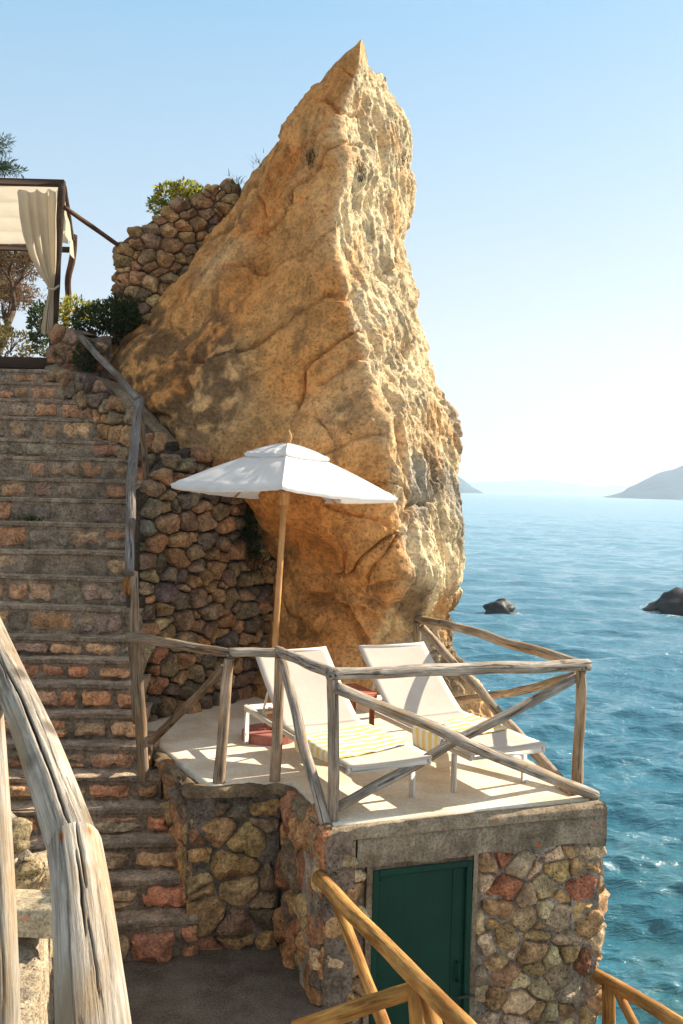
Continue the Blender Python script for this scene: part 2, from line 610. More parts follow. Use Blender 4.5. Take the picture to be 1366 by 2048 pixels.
def stone_face(mb, path, u0, u1, zb, zt, su, sz, pal, seed, hgt=.06, gap=.012, mortar=(.3, .26, .21), out0=0.0, recess=.0, sharp=5, jit=.5,
               batter=0.0, back=.25, caps=True, nrough=.014, keep=1.0, segs=24, over=.0, ends=(.0, .0), cells=None):
    """a masonry face: rough mortar sheet plus one domed, uneven stone per Voronoi cell. zb, zt: numbers or functions of u"""
    rnd = random.Random(seed)
    fz = lambda f, u: f(u) if callable(f) else f
    us = np.linspace(u0, u1, max(3, int((u1 - u0) / .035)))
    zlo = min(fz(zb, u) for u in us); zhi = max(fz(zt, u) for u in us) + over

    def pos(u, z, h):
        q, n = path(u)
        o = h + out0 - batter * (z - zlo)
        return Vector((q.x + n.x * o, q.y + n.y * o, z))
    # mortar
    nz = max(3, int((zhi - zlo) / .035))
    rows = []
    for i in range(nz + 1):
        row = []
        for u in us:
            a, b = fz(zb, u), fz(zt, u)
            z = a + (b - a) * i / nz
            p = pos(u, z, -recess)
            k = fbm(p, 9, 4) * nrough
            q, n = path(u)
            p = p + Vector((n.x, n.y, 0)) * k
            w = .8 + .35 * mn.noise(p * 6)
            row.append(mb.vert(p, tuple(c * w for c in mortar)))
        rows.append(row)
    mb.grid(rows)
    if caps:
        top = [mb.vert(Vector(mb.v[k]) - Vector((path(u)[1].x, path(u)[1].y, 0)) * back + Vector((0, 0, .01 * mn.noise(Vector(mb.v[k]) * 5))), mortar) for k, u in zip(rows[-1], us)]
        mid = [mb.vert(Vector(mb.v[k]) - Vector((path(u)[1].x, path(u)[1].y, 0)) * back * .5 + Vector((0, 0, .02 + .03 * mn.noise(Vector(mb.v[k]) * 5))), mortar) for k, u in zip(rows[-1], us)]
        mb.grid([rows[-1], mid, top])
        bot = [mb.vert(Vector(mb.v[k]) - Vector((path(u)[1].x, path(u)[1].y, 0)) * back, mortar) for k, u in zip(rows[0], us)]
        mb.grid([top, bot])
        mb.grid([bot, rows[0]])
        for e in (0, -1):
            ring = [r[e] for r in rows]
            mb.f.append(tuple(ring + [mid[e], top[e], bot[e]]) if e == -1 else tuple(reversed(ring + [mid[e], top[e], bot[e]])))
    # stones
    for s, poly in (cells if cells is not None else voronoi_cells(u0, u1, zlo, zhi, su, sz, rnd, jit)):
        if rnd.random() > keep: continue
        poly = clip_poly(clip_poly(poly, 1, 0, u1 + ends[1]), -1, 0, -(u0 - ends[0]))
        if len(poly) < 3 or max(p[0] for p in poly) - min(p[0] for p in poly) < .05: continue
        cx = sum(p[0] for p in poly) / len(poly); cy = sum(p[1] for p in poly) / len(poly)
        if not (u0 - .02 <= cx <= u1 + .02): continue
        lo, hi = fz(zb, cx), fz(zt, cx)
        if not (lo + .02 < cy < hi - .01 + over): continue
        rad = []
        for j in range(segs):
            th = 2 * math.pi * j / segs
            dx, dy = math.cos(th), math.sin(th)
            best = 9
            n = len(poly)
            for i in range(n):
                ax, ay = poly[i]; bx, by = poly[(i + 1) % n]
                ex, ey = bx - ax, by - ay
                den = dx * ey - dy * ex
                if abs(den) < 1e-9: continue
                tt = ((ax - cx) * ey - (ay - cy) * ex) / den
                w = ((ax - cx) * dy - (ay - cy) * dx) / den
                if tt > 0 and -1e-6 <= w <= 1 + 1e-6: best = min(best, tt)
            rad.append(best if best < 9 else .05)
        rad = [(.12 * rad[j - 1] + .76 * rad[j] + .12 * rad[(j + 1) % segs]) * (1 + rnd.uniform(-.035, .035)) for j in range(segs)]
        shr = gap * rnd.uniform(.6, 1.6)
        rad = [max(.012, r - shr) for r in rad]
        mr = sum(rad) / segs
        hh = hgt * rnd.uniform(.55, 1.25) * min(1.2, mr / (.45 * sz))
        base = rnd.choices([p[0] for p in pal], [p[1] for p in pal])[0]
        k = rnd.uniform(.75, 1.2)
        base = tuple(min(.85, max(.01, c * k * rnd.uniform(.93, 1.07))) for c in base)
        tx, ty = rnd.uniform(-.35, .35), rnd.uniform(-.35, .35)
        fx = Vector((rnd.random() * 40, rnd.random() * 40, rnd.random() * 40))
        rings = []
        cuts = [(rnd.uniform(0, 6.28), rnd.uniform(.1, .7), rnd.uniform(.5, 1.6)) for _ in range(4)]
        for rr in (1.0, .985, .94, .85, .66, .36):
            row = []
            for j in range(segs):
                th = 2 * math.pi * j / segs
                q = rad[j] * rr
                du, dz_ = q * math.cos(th), q * math.sin(th)
                if rr == 1.0: h = -.03
                else:
                    h = hh * (1 - rr ** (sharp + 2)) ** .55 * (1 + tx * du / mr * .8 + ty * dz_ / mr * .8)
                    for (ca, cd, cs) in cuts:          # broken facets
                        h = min(h, hh * (1 - cs * (math.cos(th - ca) * rr - cd)))
                    h = max(h, hh * .12)
                    h += .30 * hgt * mn.noise(fx + Vector((du, dz_, 0)) * 11) + .30 * hgt * mn.noise(fx + Vector((du, dz_, 0)) * 27)
                    w = .016 * mn.noise(fx + Vector((du, dz_, 3)) * 16)
                    du += w; dz_ += w * .6
                tone = 1 + .25 * mn.noise(fx + Vector((du, dz_, 1)) * 12)
                row.append(mb.vert(pos(cx + du, cy + dz_, h - recess * .5), tuple(c * tone for c in base)))
            rings.append(row)
        mb.grid(rings, True)
        c = mb.vert(pos(cx, cy, hh + .2 * hgt * mn.noise(fx) - recess * .5), base)
        for j in range(segs): mb.face(rings[-1][j], rings[-1][(j + 1) % segs], c)


def leaf_clump(mb, cen, rad, n, size, cols, seed, up=.3, shell=.55, aspect=2.2):
    rnd = random.Random(seed)
    cen = Vector(cen)
    for _ in range(n):
        while True:
            d = Vector((rnd.uniform(-1, 1), rnd.uniform(-1, 1), rnd.uniform(-1, 1)))
            if .05 < d.length <= 1: break
        r = d.length
        d.normalize()
        rr = shell + (1 - shell) * r if rnd.random() < .75 else r
        lump = 1 + .32 * mn.noise(d * 2.4 + Vector((seed, 0, 0)))
        p = cen + Vector((d.x * rad[0], d.y * rad[1], d.z * rad[2])) * rr * lump
        ax = (d + Vector((rnd.uniform(-1, 1), rnd.uniform(-1, 1), rnd.uniform(-1, 1) + up)) * .8).normalized()
        A, B = frame_for(ax, Vector((rnd.uniform(-1, 1), rnd.uniform(-1, 1), rnd.uniform(-1, 1))))
        s = size * rnd.uniform(.6, 1.35)
        c = cols[min(len(cols) - 1, int(rnd.random() * len(cols)))]
        k = rnd.uniform(.75, 1.25)
        c = tuple(x * k for x in c)
        w = s / aspect
        a0 = mb.vert(p, c); a1 = mb.vert(p + ax * s * .5 + A * w * .5, c); a2 = mb.vert(p + ax * s + B * s * .12, c); a3 = mb.vert(p + ax * s * .5 - A * w * .5, c)
        mb.face(a0, a1, a2, a3)


def blades(mb, cen, spread, n, length, cols, seed, droop=.5, lean=(0, 0, 0)):
    rnd = random.Random(seed)
    for _ in range(n):
        p = Vector(cen) + Vector((rnd.gauss(0, spread[0]), rnd.gauss(0, spread[1]), rnd.gauss(0, spread[2])))
        L = length * rnd.uniform(.5, 1.2)
        az = rnd.uniform(0, 6.283)
        d = Vector((math.cos(az) * .6, math.sin(az) * .6, 1)) + Vector(lean)
        d.normalize()
        side = Vector((-math.sin(az), math.cos(az), 0)) * L * .045
        c = rnd.choice(cols); k = rnd.uniform(.7, 1.3); c = tuple(x * k for x in c)
        prev = None
        for i in range(4):
            s = i / 3
            q = p + d * L * s + Vector((math.cos(az) * .4, math.sin(az) * .4, -.7)) * L * droop * s * s
            w = 1 - s * .9
            cur = (mb.vert(q - side * w, c), mb.vert(q + side * w, c))
            if prev: mb.face(prev[0], prev[1], cur[1], cur[0])
            prev = cur


# ------------------------------------------------------------------ palettes (albedo, weight)
PAL_FRONT = [((.58, .36, .165), 4), ((.64, .46, .26), 4), ((.50, .30, .15), 3), ((.45, .34, .22), 1.2), ((.46, .20, .10), .8), ((.23, .17, .115), .9)]
PAL_NFACE = [((.48, .28, .12), 2.5), ((.33, .22, .13), 3), ((.20, .15, .10), 2.5), ((.42, .19, .10), 2), ((.58, .37, .17), 2)]
PAL_NOTCH = [((.54, .29, .12), 4), ((.45, .23, .11), 3), ((.43, .18, .09), 2), ((.26, .18, .115), 1.5), ((.56, .36, .17), 1.5)]
PAL_RET = [((.44, .255, .125), 4), ((.34, .225, .13), 3), ((.21, .155, .105), 2.5), ((.44, .215, .11), 2), ((.43, .31, .18), 2), ((.16, .13, .10), .8)]
PAL_STEP = [((.56, .29, .155), 3), ((.56, .35, .19), 3), ((.45, .30, .185), 2), ((.36, .265, .18), 2)]
PAL_STEPR = [((.64, .29, .145), 4), ((.64, .38, .20), 3), ((.52, .24, .135), 2), ((.46, .31, .19), 1)]
PAL_UP = [((.48, .28, .125), 4), ((.38, .24, .125), 3), ((.29, .195, .115), 2), ((.54, .345, .16), 2)]

# ------------------------------------------------------------------ rock pinnacle
ROWS = [
    ((714, 88, 10.22), (722, 80, 10.15), (729, 90, 10.3)),
    ((684, 112, 10.45), (719, 106, 10.08), (737, 116, 10.6)),
    ((646, 152, 10.7), (714, 138, 10.0), (748, 142, 10.8)),
    ((604, 192, 10.9), (684, 215, 9.9), (781, 155, 11.25)),
    ((556, 262, 11.2), (674, 268, 9.85), (822, 240, 11.4)),
    ((505, 322, 11.5), (688, 348, 9.8), (818, 330, 11.4)),
    ((455, 372, 11.7), (672, 450, 9.65), (831, 395, 11.4)),
    ((396, 450, 11.5), (690, 560, 9.5), (822, 510, 11.2)),
    ((332, 535, 11.3), (705, 640, 9.35), (845, 630, 11.0)),
    ((262, 620, 11.1), (735, 725, 9.2), (858, 735, 10.7)),
    ((185, 690, 10.9), (752, 800, 9.05), (905, 800, 10.35)),
    ((160, 745, 10.65), (775, 900, 8.9), (921, 890, 10.1)),
    ((225, 810, 10.05), (792, 990, 8.75), (917, 980, 9.85)),
    ((325, 890, 9.45), (800, 1060, 8.65), (918, 1080, 9.65)),
    ((405, 940, 9.35), (803, 1150, 8.65), (915, 1180, 9.55)),
    ((480, 1010, 9.65), (780, 1215, 8.95), (903, 1240, 9.6)),
    ((525, 1100, 9.85), (752, 1260, 9.25), (900, 1290, 9.6)),
    ((515, 1190, 9.85), (740, 1310, 9.35), (930, 1345, 9.65)),
    ((500, 1290, 9.75), (738, 1370, 9.4), (985, 1435, 9.6)),
    ((494, 1400, 9.75), (738, 1440, 9.4), (1040, 1530, 9.5)),
]


def smooth01(a, b, x):
    s = min(1, max(0, (x - a) / (b - a)))
    return s * s * (3 - 2 * s)


def build_rock():
    Lk = [P(*r[0]) for r in ROWS] + [Vector((-1.2, 9.9, -3.6))]
    Rk = [P(*r[1]) for r in ROWS] + [Vector((.5, 9.2, -3.6))]
    Sk = [P(*r[2]) for r in ROWS] + [Vector((2.75, 9.1, -3.6))]
    NR = 27
    Lc, Rc, Sc = catmull(Lk, NR), catmull(Rk, NR), catmull(Sk, NR)
    n = len(Lc)
    n1, n2, n3 = 250, 130, 40
    pos = np.zeros((n, n1 + n2 + n3, 3))
    zone = np.zeros((n, n1 + n2 + n3))
    for i in range(n):
        L_, R_, S_ = Lc[i], Rc[i], Sc[i]
        face = R_ - L_
        nl = Vector((face.y, -face.x, 0))
        if nl.length > 1e-6: nl.normalize()
        w = face.length
        for j in range(n1):
            s = j / n1
            s2 = s ** .9
            p = L_.lerp(R_, s2)
            bulge = math.sin(math.pi * min(1, s * 1.0)) ** .8 * .10 * w
            e = (1 - s) ** 6 * .12 * w           # turn away at the left outline
            p = p + nl * (bulge - e)
            pos[i, j] = p; zone[i, j] = -1 + s * .0
        f2 = S_ - R_
        nr = Vector((f2.y, -f2.x, 0))
        if nr.length > 1e-6: nr.normalize()
        w2 = f2.length
        for j in range(n2):
            s = j / n2
            p = R_.lerp(S_, s)
            p = p + nr * (math.sin(math.pi * s) * .03 * w2)
            pos[i, n1 + j] = p; zone[i, n1 + j] = s
        # back, an arc from S round to L
        mid = (L_ + S_) / 2
        back = Vector((.1, 1, 0)).normalized() * (w + w2) * .42
        for j in range(n3):
            s = j / n3
            a = S_.lerp(L_, s)
            p = a + back * math.sin(math.pi * s) ** .7
            pos[i, n1 + n2 + j] = p; zone[i, n1 + n2 + j] = 2
    # normals from differences
    du = np.roll(pos, -1, 1) - np.roll(pos, 1, 1)
    dv = np.gradient(pos, axis=0)
    nrm = np.cross(dv, du)
    ln = np.linalg.norm(nrm, axis=2, keepdims=True); ln[ln < 1e-9] = 1
    nrm = nrm / ln
    # soften the normal over the ridge
    for _ in range(6):
        nrm = (np.roll(nrm, 1, 1) + nrm + np.roll(nrm, -1, 1)) / 3
    crack1 = [(612, 1198), (650, 1205), (690, 1222), (715, 1255), (728, 1290), (740, 1330)]   # crack of the low boulder
    crack2 = [(640, 762), (668, 748), (695, 730), (712, 712), (738, 716)]
    crack3 = [(655, 590), (690, 600), (712, 580)]
    crack4 = [(790, 850), (800, 900), (812, 945)]
    more = [[(593, 624), (625, 610), (658, 594)], [(652, 1006), (700, 1022), (740, 1030), (776, 1050)], [(560, 350), (610, 300), (668, 262)], [(470, 470), (540, 420), (600, 400)], [(735, 1170), (770, 1150), (800, 1148)], [(640, 905), (700, 880), (760, 870)]]

    def dseg(px, py, pl):
        best = 1e9
        for (ax, ay), (bx, by) in zip(pl[:-1], pl[1:]):
            ex, ey = bx - ax, by - ay
            s = max(0, min(1, ((px - ax) * ex + (py - ay) * ey) / (ex * ex + ey * ey)))
            best = min(best, (px - ax - ex * s) ** 2 + (py - ay - ey * s) ** 2)
        return math.sqrt(best)
    mb = MB()
    ids = []
    OCH = np.array((.80, .385, .125)); PALE = np.array((.86, .66, .385)); GREY = np.array((.46, .41, .32)); DARK = np.array((.14, .085, .045))
    ORA = np.array((.78, .32, .085)); TAN = np.array((.80, .485, .22))
    for i in range(n):
        row = []
        tt = i / (n - 1)
        amp = min(1, i / 80) * .94 + .06
        for j in range(pos.shape[1]):
            p = Vector(pos[i, j]); z = zone[i, j]
            nv = Vector(nrm[i, j])
            # picture position of this vertex only serves to place real cracks and stains on the surface
            u = p.x / p.y * F; v = (H - p.z) / p.y * F
            px = 683 + CT * u - ST * v; py = 973 + ST * u + CT * v
            right = 0.0 if z < 0 else 1.0
            back = z > 1.5
            sb = (j - n1 - n2) / n3
            if back and sb > .45:
                d = .15 * fbm(p, .9, 4) * amp
                col = TAN
            else:
                blend = 1.0 if j > n1 + 8 else smooth01(n1 - 8, n1 + 8, j)
                # left face
                low = mn.noise(p * .8) * .16 + mn.noise(p * 1.9 + Vector((7, 0, 0))) * .075
                q = Vector((p.x * .8 + p.z * .62, p.y, -p.x * .62 + p.z * .8))     # along the bedding
                bed = mn.ridged_multi_fractal(Vector((q.x * .6, q.y * 1.2, q.z * 2.4)), .9, 2.1, 4, 1.0, 2.0)
                ck = mn.noise(Vector((q.x * .55 + 3, q.y * .8, q.z * 1.5)) ) + .22 * mn.noise(p * 2.6)
                ck2 = mn.noise(Vector((p.x * 1.1 + 31, p.y, p.z * .8))) + .25 * mn.noise(p * 3.3)
                crk_ = math.exp(-(ck / .022) ** 2) * smooth01(-.3, .1, mn.noise(p * 1.1 + Vector((40, 0, 0)))) + .8 * math.exp(-(ck2 / .018) ** 2) * smooth01(.0, .3, mn.noise(p * 1.3 + Vector((60, 0, 0))))
                plane = .10 * abs(mn.noise(Vector((q.x * .5, q.y * .5, q.z * 1.0)) + Vector((17, 3, 3)))) 
                left_d = low * .9 + plane - .085 * crk_ + .035 * (bed - 1.1) + .04 * fbm(p, 3.2, 5) + .016 * fbm(p, 11, 4)
                # right face: fluted and pitted
                fl = mn.ridged_multi_fractal(Vector((p.x * 6.5 + p.z * 1.3, p.y * 6.5, p.z * 1.3)), .85, 2.2, 4, 1.0, 2.0)
                cell = mn.voronoi(Vector((p.x * 8, p.y * 8, p.z * 3.6)))[0]
                right_d = low * .8 + .045 * (fl - 1.2) + .02 * (cell[0] - .35) + .075 * fbm(Vector((p.x, p.y, p.z * .45)), 3.4, 3) + .014 * fbm(p, 18, 4) - .05 * crk_
                d = left_d * (1 - blend) + right_d * blend
                d *= amp
                if py > 1100:
                    k = dseg(px, py, crack1)
                    d -= .16 * math.exp(-(k / 9) ** 2)
                    # low boulder bulges out under the crack
                if 560 < py < 960:
                    d -= .07 * math.exp(-(dseg(px, py, crack2) / 7) ** 2) + .05 * math.exp(-(dseg(px, py, crack3) / 5) ** 2) + .05 * math.exp(-(dseg(px, py, crack4) / 6) ** 2)
                dm = min(dseg(px, py, m_) for m_ in more)
                d -= .05 * math.exp(-(dm / 4.5) ** 2)
                # mineral colours
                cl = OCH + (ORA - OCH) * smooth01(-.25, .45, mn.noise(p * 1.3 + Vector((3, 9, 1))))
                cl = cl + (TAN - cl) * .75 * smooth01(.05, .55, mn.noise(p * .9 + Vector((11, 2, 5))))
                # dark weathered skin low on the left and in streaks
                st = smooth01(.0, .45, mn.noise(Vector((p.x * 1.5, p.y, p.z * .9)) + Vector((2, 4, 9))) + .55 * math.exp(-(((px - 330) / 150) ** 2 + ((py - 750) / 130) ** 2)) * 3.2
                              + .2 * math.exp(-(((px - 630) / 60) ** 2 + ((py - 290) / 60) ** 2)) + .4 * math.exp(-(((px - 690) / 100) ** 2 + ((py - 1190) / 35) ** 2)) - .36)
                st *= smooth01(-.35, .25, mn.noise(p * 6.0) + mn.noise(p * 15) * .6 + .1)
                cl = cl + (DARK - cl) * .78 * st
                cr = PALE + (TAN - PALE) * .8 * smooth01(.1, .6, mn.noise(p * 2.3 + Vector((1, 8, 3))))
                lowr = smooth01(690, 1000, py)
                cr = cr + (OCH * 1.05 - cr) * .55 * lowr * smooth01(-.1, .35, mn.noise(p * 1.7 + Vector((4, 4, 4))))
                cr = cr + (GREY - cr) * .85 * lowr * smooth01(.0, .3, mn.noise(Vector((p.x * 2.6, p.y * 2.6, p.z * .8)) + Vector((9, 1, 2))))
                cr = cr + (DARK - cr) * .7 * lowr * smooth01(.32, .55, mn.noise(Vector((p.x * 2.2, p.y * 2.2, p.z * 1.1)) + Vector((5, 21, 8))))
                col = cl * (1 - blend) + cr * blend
                if back: d *= 1 - sb / .45
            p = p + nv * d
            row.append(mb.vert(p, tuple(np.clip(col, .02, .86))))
        ids.append(row)
    mb.grid(ids, True)
    top = mb.vert(P(722, 78, 10.18), tuple(PALE))
    m = len(ids[0])
    for j in range(m):
        mb.face(ids[0][j], top, ids[0][(j + 1) % m])
    o = mb.build('rock_pinnacle', M['rock'])
    tag(o, 'tall pointed ochre limestone rock rising behind the terrace', 'rock')
    return o


build_rock()

# ------------------------------------------------------------------ terrace block
A = G(645, 1657); B = G(1208, 1604)
n1 = G(562, 1574); n2 = G(383, 1580); n3 = G(300, 1493); n4 = G(268, 1446)
w1 = G(298, 1442); w2 = G(500, 1394)
railR = Vector((.80, 9.3, 0))
terr = empty('bathing_terrace', (A.x, A.y, -2.1), 'stone bathing terrace with cream floor and green door built against the rock', 'terrace')

# floor slab (cream), inset from the concrete rim
poly = [A + Vector((.07, .07, 0)), B + Vector((-.08, .06, 0)), Vector((1.15, 8.9, 0)), Vector((.9, 9.9, 0)), Vector((-1.0, 9.95, 0)), w1 + Vector((-.08, .1, 0)), n4 + Vector((.03, 0, 0)), n3 + Vector((.08, .0, 0)), n2 + Vector((.10, .10, 0)), n1 + Vector((.07, .09, 0))]


def inside(poly, x, y):
    r = False
    n = len(poly)
    for i in range(n):
        a, b = poly[i], poly[(i + 1) % n]
        if (a[1] > y) != (b[1] > y) and x < (b[0] - a[0]) * (y - a[1]) / (b[1] - a[1]) + a[0]: r = not r
    return r


mb = MB()
top = []
ring_n = 14
cen = Vector((.1, 7.9, 0))
edge = []
for a, b in zip(poly, poly[1:] + poly[:1]):
    for k in range(ring_n):
        q = a.lerp(b, k / ring_n)
        q = q + Vector((mn.noise(q * 7), mn.noise(q * 7 + Vector((5, 5, 5))), 0)) * .012
        edge.append(q)
rows = []
for s in (1.0, .97, .85, .7, .5, .3, .12):
    rows.append([mb.vert(cen.lerp(q, s) + Vector((0, 0, .002 + .004 * mn.noise(q * 3 * s)))) for q in edge])
low = [mb.vert(q + Vector((0, 0, -.12))) for q in edge]
mb.grid([low] + rows, True)
cc = mb.vert(cen)
for j in range(len(edge)): mb.face(rows[-1][j], rows[-1][(j + 1) % len(edge)], cc)
mb.build('floor_slab', M['floor'], terr)


def rough_bar(mb, pts, width, z0, z1, inward, seed=0, col=(1, 1, 1), nz=.012, step=.04):
    """concrete rim following pts; outer face on the right of travel"""
    pth = PathU(pts)
    n = max(4, int(pth.L / step))
    rows = [[] for _ in range(9)]
    zz = z0(0) if callable(z0) else z0
    for i in range(n + 1):
        u = pth.L * i / n
        q, nn = pth(u)
        a = z0(u / pth.L) if callable(z0) else z0
        b = z1(u / pth.L) if callable(z1) else z1
        prof = [(0, a), (0, a + (b - a) * .33), (0, a + (b - a) * .66), (-.004, b - .018), (-.02, b - .003), (-width * .4, b + .004), (-width * .8, b + .002), (-width, b - .02), (-width, a)]
        for k, (o, z) in enumerate(prof):
            p = Vector((q.x + nn.x * o, q.y + nn.y * o, z))
            d = fbm(p + Vector((seed, 0, 0)), 8, 4) * nz + mn.noise(p * 2.5) * nz
            p = p + Vector((nn.x * d, nn.y * d, (d * .6 if 3 <= k <= 6 else 0)))
            rows[k].append(mb.vert(p, col))
    mb.grid(rows)
    mb.f.append(tuple(r[0] for r in reversed(rows))); mb.f.append(tuple(r[-1] for r in rows))


# concrete rim and edge beam
mb = MB()
rough_bar(mb, [A + (B - A) * .115, B + Vector((.01, -.0, 0))], .10, lambda s: -.265 + .03 * mn.noise(Vector((s * 9, 2, 0))), lambda s: -.075, 1, 1, (1, .98, .93), .012)
rough_bar(mb, [A + Vector((-.01, -.012, 0)), B + Vector((.02, -.012, 0))], .10, -.082, -.012, 1, 12, (1.15, 1.1, 1.02), .008)
mb.build('edge_beam', M['concrete'], terr)
mb = MB()
rough_bar(mb, [n4 + Vector((-.05, 0, 0)), n3 + Vector((-.04, -.02, 0)), n2 + Vector((-.02, -.02, 0)), n1 + Vector((0, -.02, 0)), A + Vector((-.03, .0, 0))], .10, -.05, .008, 1, 4, (.80, .70, .57), .045)
mb.build('rim', M['concrete'], terr)
mb = MB()
rough_bar(mb, [B + Vector((.02, 0, 0)), Vector((1.25, 8.75, 0)), Vector((1.0, 9.6, 0))], .12, -.3, -.014, 1, 5, (1, 1, 1), .012)
mb.build('side_beam', M['concrete'], terr)

# masonry under it
front = PathU([A, B])
dL = P(745, 1740, 1); dR = P(945, 1716, 1)
# door position along the front (project the pixel columns on the wall line)
def u_at(path, px, py, p0, p1):
    u, v = uv(px, py); k = u / F
    d = (p1 - p0)
    s = (k * p0.y - p0.x) / (d.x - k * d.y)
    return s * d.length, (p0 + d * s)


uL, qL = u_at(front, 747, 1745, A.xy, B.xy)
uR, qR = u_at(front, 945, 1716, A.xy, B.xy)
zTL = H - uv(747, 1745)[1] / F * qL.y; zTR = H - uv(945, 1716)[1] / F * qR.y
ZD = (zTL + zTR) / 2
ZL = -2.1
mb = MB()
stone_face(mb, front, -.02, uL - .03, ZL, -.085, .17, .14, PAL_FRONT, 19, .055, .006, (.42, .335, .24), out0=-.035, caps=True, back=.3, nrough=.014, ends=(.03, .02))
stone_face(mb, front, uR + .03, front.L + .01, ZL, -.27, .175, .135, PAL_FRONT, 23, .045, .007, (.45, .37, .28), out0=-.035, caps=True, back=.3, nrough=.025, ends=(0, .05))
# right side going back
side = PathU([B, Vector((1.25, 8.75, 0))])
stone_face(mb, side, 0.01, side.L, -3.3, -.28, .2, .165, PAL_FRONT, 31, .11, .012, (.42, .34, .26), out0=-.02, back=.2)
nface = PathU([n2, n1])
stone_face(mb, nface, -.02, nface.L, -1.15, -.03, .21, .16, PAL_NFACE, 47, .06, .007, (.24, .195, .15), out0=-.02, back=.2)
nleft = PathU([n4 + Vector((-.02, 0, 0)), n3, n2])
stone_face(mb, nleft, 0, nleft.L, -1.15, -.05, .24, .19, PAL_NOTCH, 41, .05, .007, (.25, .19, .14), out0=-.02, back=.2)
nside = PathU([n1, A])
stone_face(mb, nside, 0, nside.L + .02, -1.15, -.05, .22, .21, PAL_NOTCH, 53, .055, .007, (.27, .205, .15), out0=-.02, back=.2)
mb.build('stone_wall', M['stone'], terr, crease=24)

# inner fill so that no light leaks through
mb = MB()
core = [A + Vector((.12, .18, 0)), B + Vector((-.14, .12, 0)), Vector((1.1, 8.7, 0)), Vector((.8, 9.6, 0)), Vector((-.9, 9.6, 0)), n4 + Vector((.15, 0, 0)), n3 + Vector((.16, 0, 0)), n2 + Vector((.14, .16, 0)), n1 + Vector((.12, .15, 0))]
up = [mb.vert((q.x, q.y, -.14)) for q in core]; dn = [mb.vert((q.x, q.y, -3.4)) for q in core]
mb.grid([dn, up], True); mb.face(*up); mb.face(*reversed(dn))
mb.build('core', M['concrete'], terr, smooth=False)

# green door with frame, latch handle and hinge bar
fd = (B - A).normalized(); fn = Vector((fd.y, -fd.x, 0))
Mx = Matrix((fd, fn, Vector((0, 0, 1)))).transposed()


def fpt(u, z, o): return Vector((A.x + fd.x * u + fn.x * o, A.y + fd.y * u + fn.y * o, z))


door = empty('metal_door', fpt((uL + uR) / 2, ZL, 0))
door.parent = terr; door.location = door.location - terr.location
mb = MB()
mb.box(fpt((uL + uR) / 2, (ZD + ZL) / 2 - .03, -.035), (uR - uL - .05, .03, ZD - ZL), Mx, .004)
mb.build('door_panel', M['door'], door, False)
mb = MB()
for u in (uL + .016, uR - .02): mb.box(fpt(u, (ZD + ZL) / 2, -.015), (.042, .05, ZD - ZL - .01), Mx, .005)
mb.box(fpt((uL + uR) / 2, ZD - .022, -.017), (uR - uL - .07, .052, .04), Mx, .005)
mb.build('door_frame', M['door'], door, False)
zh = fpt(uR - .08, 0, 0)
zc = H - uv(921, 1945)[1] / F * zh.y
mb = MB()
tube(mb, [fpt(uR - .085, zc + .06, -.02), fpt(uR - .085, zc + .055, .012), fpt(uR - .085, zc - .055, .012), fpt(uR - .085, zc - .06, -.02)], .009, 8)
mb.build('handle', M['door'], door)
mb = MB()
mb.box(fpt(uR - .03, zc - .155, .018), (.12, .012, .018), Mx, .003)
mb.build('hinge', M['hinge'], door, False)
mb = MB()
mb.box(fpt(uR - .125, (ZD + ZL) / 2 - .03, -.018), (.012, .008, ZD - ZL - .05), Mx, .002)
for zz in (ZD - .12, ZD - .72):
    tube(mb, [fpt(uL + .045, zz - .05, -.012), fpt(uL + .045, zz + .05, -.012)], .012, 10)
mb.build('seam_strip', M['door'], door, False)
# jamb mortar left and right of the door
mb = MB()
for (ua, ub) in ((uL - .045, uL - .006), (uR + .006, uR + .04)):
    rough_bar(mb, [fpt(ua, 0, 0), fpt(ub, 0, 0)], .12, ZL, -.25, 1, 9, (.95, .88, .78), .014, .02)
mb.box(fpt((uL + uR) / 2, (ZD - .25) / 2 - .004, -.06), (uR - uL + .02, .1, abs(ZD + .25) + .01), Mx, .004)
mb.build('door_jamb', M['concrete'], terr)

# ------------------------------------------------------------------ retaining wall between stairs and rock
mb = MB()
wd = (w2 - w1).normalized()
wa = w1 - wd * .16; wb = w2 + wd * .75
ret = PathU([wa, wb])


def ret_top(u):
    s = min(1, u / (ret.L - .40))
    pts = [(0, 1.98), (.1, 2.08), (.22, 2.34), (.36, 2.40), (.5, 2.30), (.66, 2.10), (.8, 1.98), (1, 1.85)]
    for (a, za), (b, zb) in zip(pts[:-1], pts[1:]):
        if s <= b: return za + (zb - za) * (s - a) / (b - a)
    return 1.5


stone_face(mb, ret, 0, ret.L, -.15, ret_top, .19, .138, PAL_RET, 71, .07, .010, (.085, .065, .047), recess=.01, back=.14, nrough=.02, over=.06)
rw = mb.build('retaining_wall', M['stone'], crease=24)
tag(rw, 'dark dry stone retaining wall behind the white umbrella', 'wall')

# parapet beside the upper stairs, with sloping coping
pq = [P(92, 740, 10.55), P(150, 760, 10.2), P(215, 800, 9.85), P(262, 860, 9.6), P(330, 930, 9.3)]
par = PathU(pq)
topk = [P(92, 742, 10.55).z, P(150, 752, 10.2).z, P(215, 775, 9.85).z, P(280, 822, 9.6).z, P(350, 893, 9.3).z]


def par_top(u):
    for i in range(len(par.s) - 1):
        if u <= par.s[i + 1]:
            w = (u - par.s[i]) / (par.s[i + 1] - par.s[i])
            return topk[i] + (topk[i + 1] - topk[i]) * w
    return topk[-1]


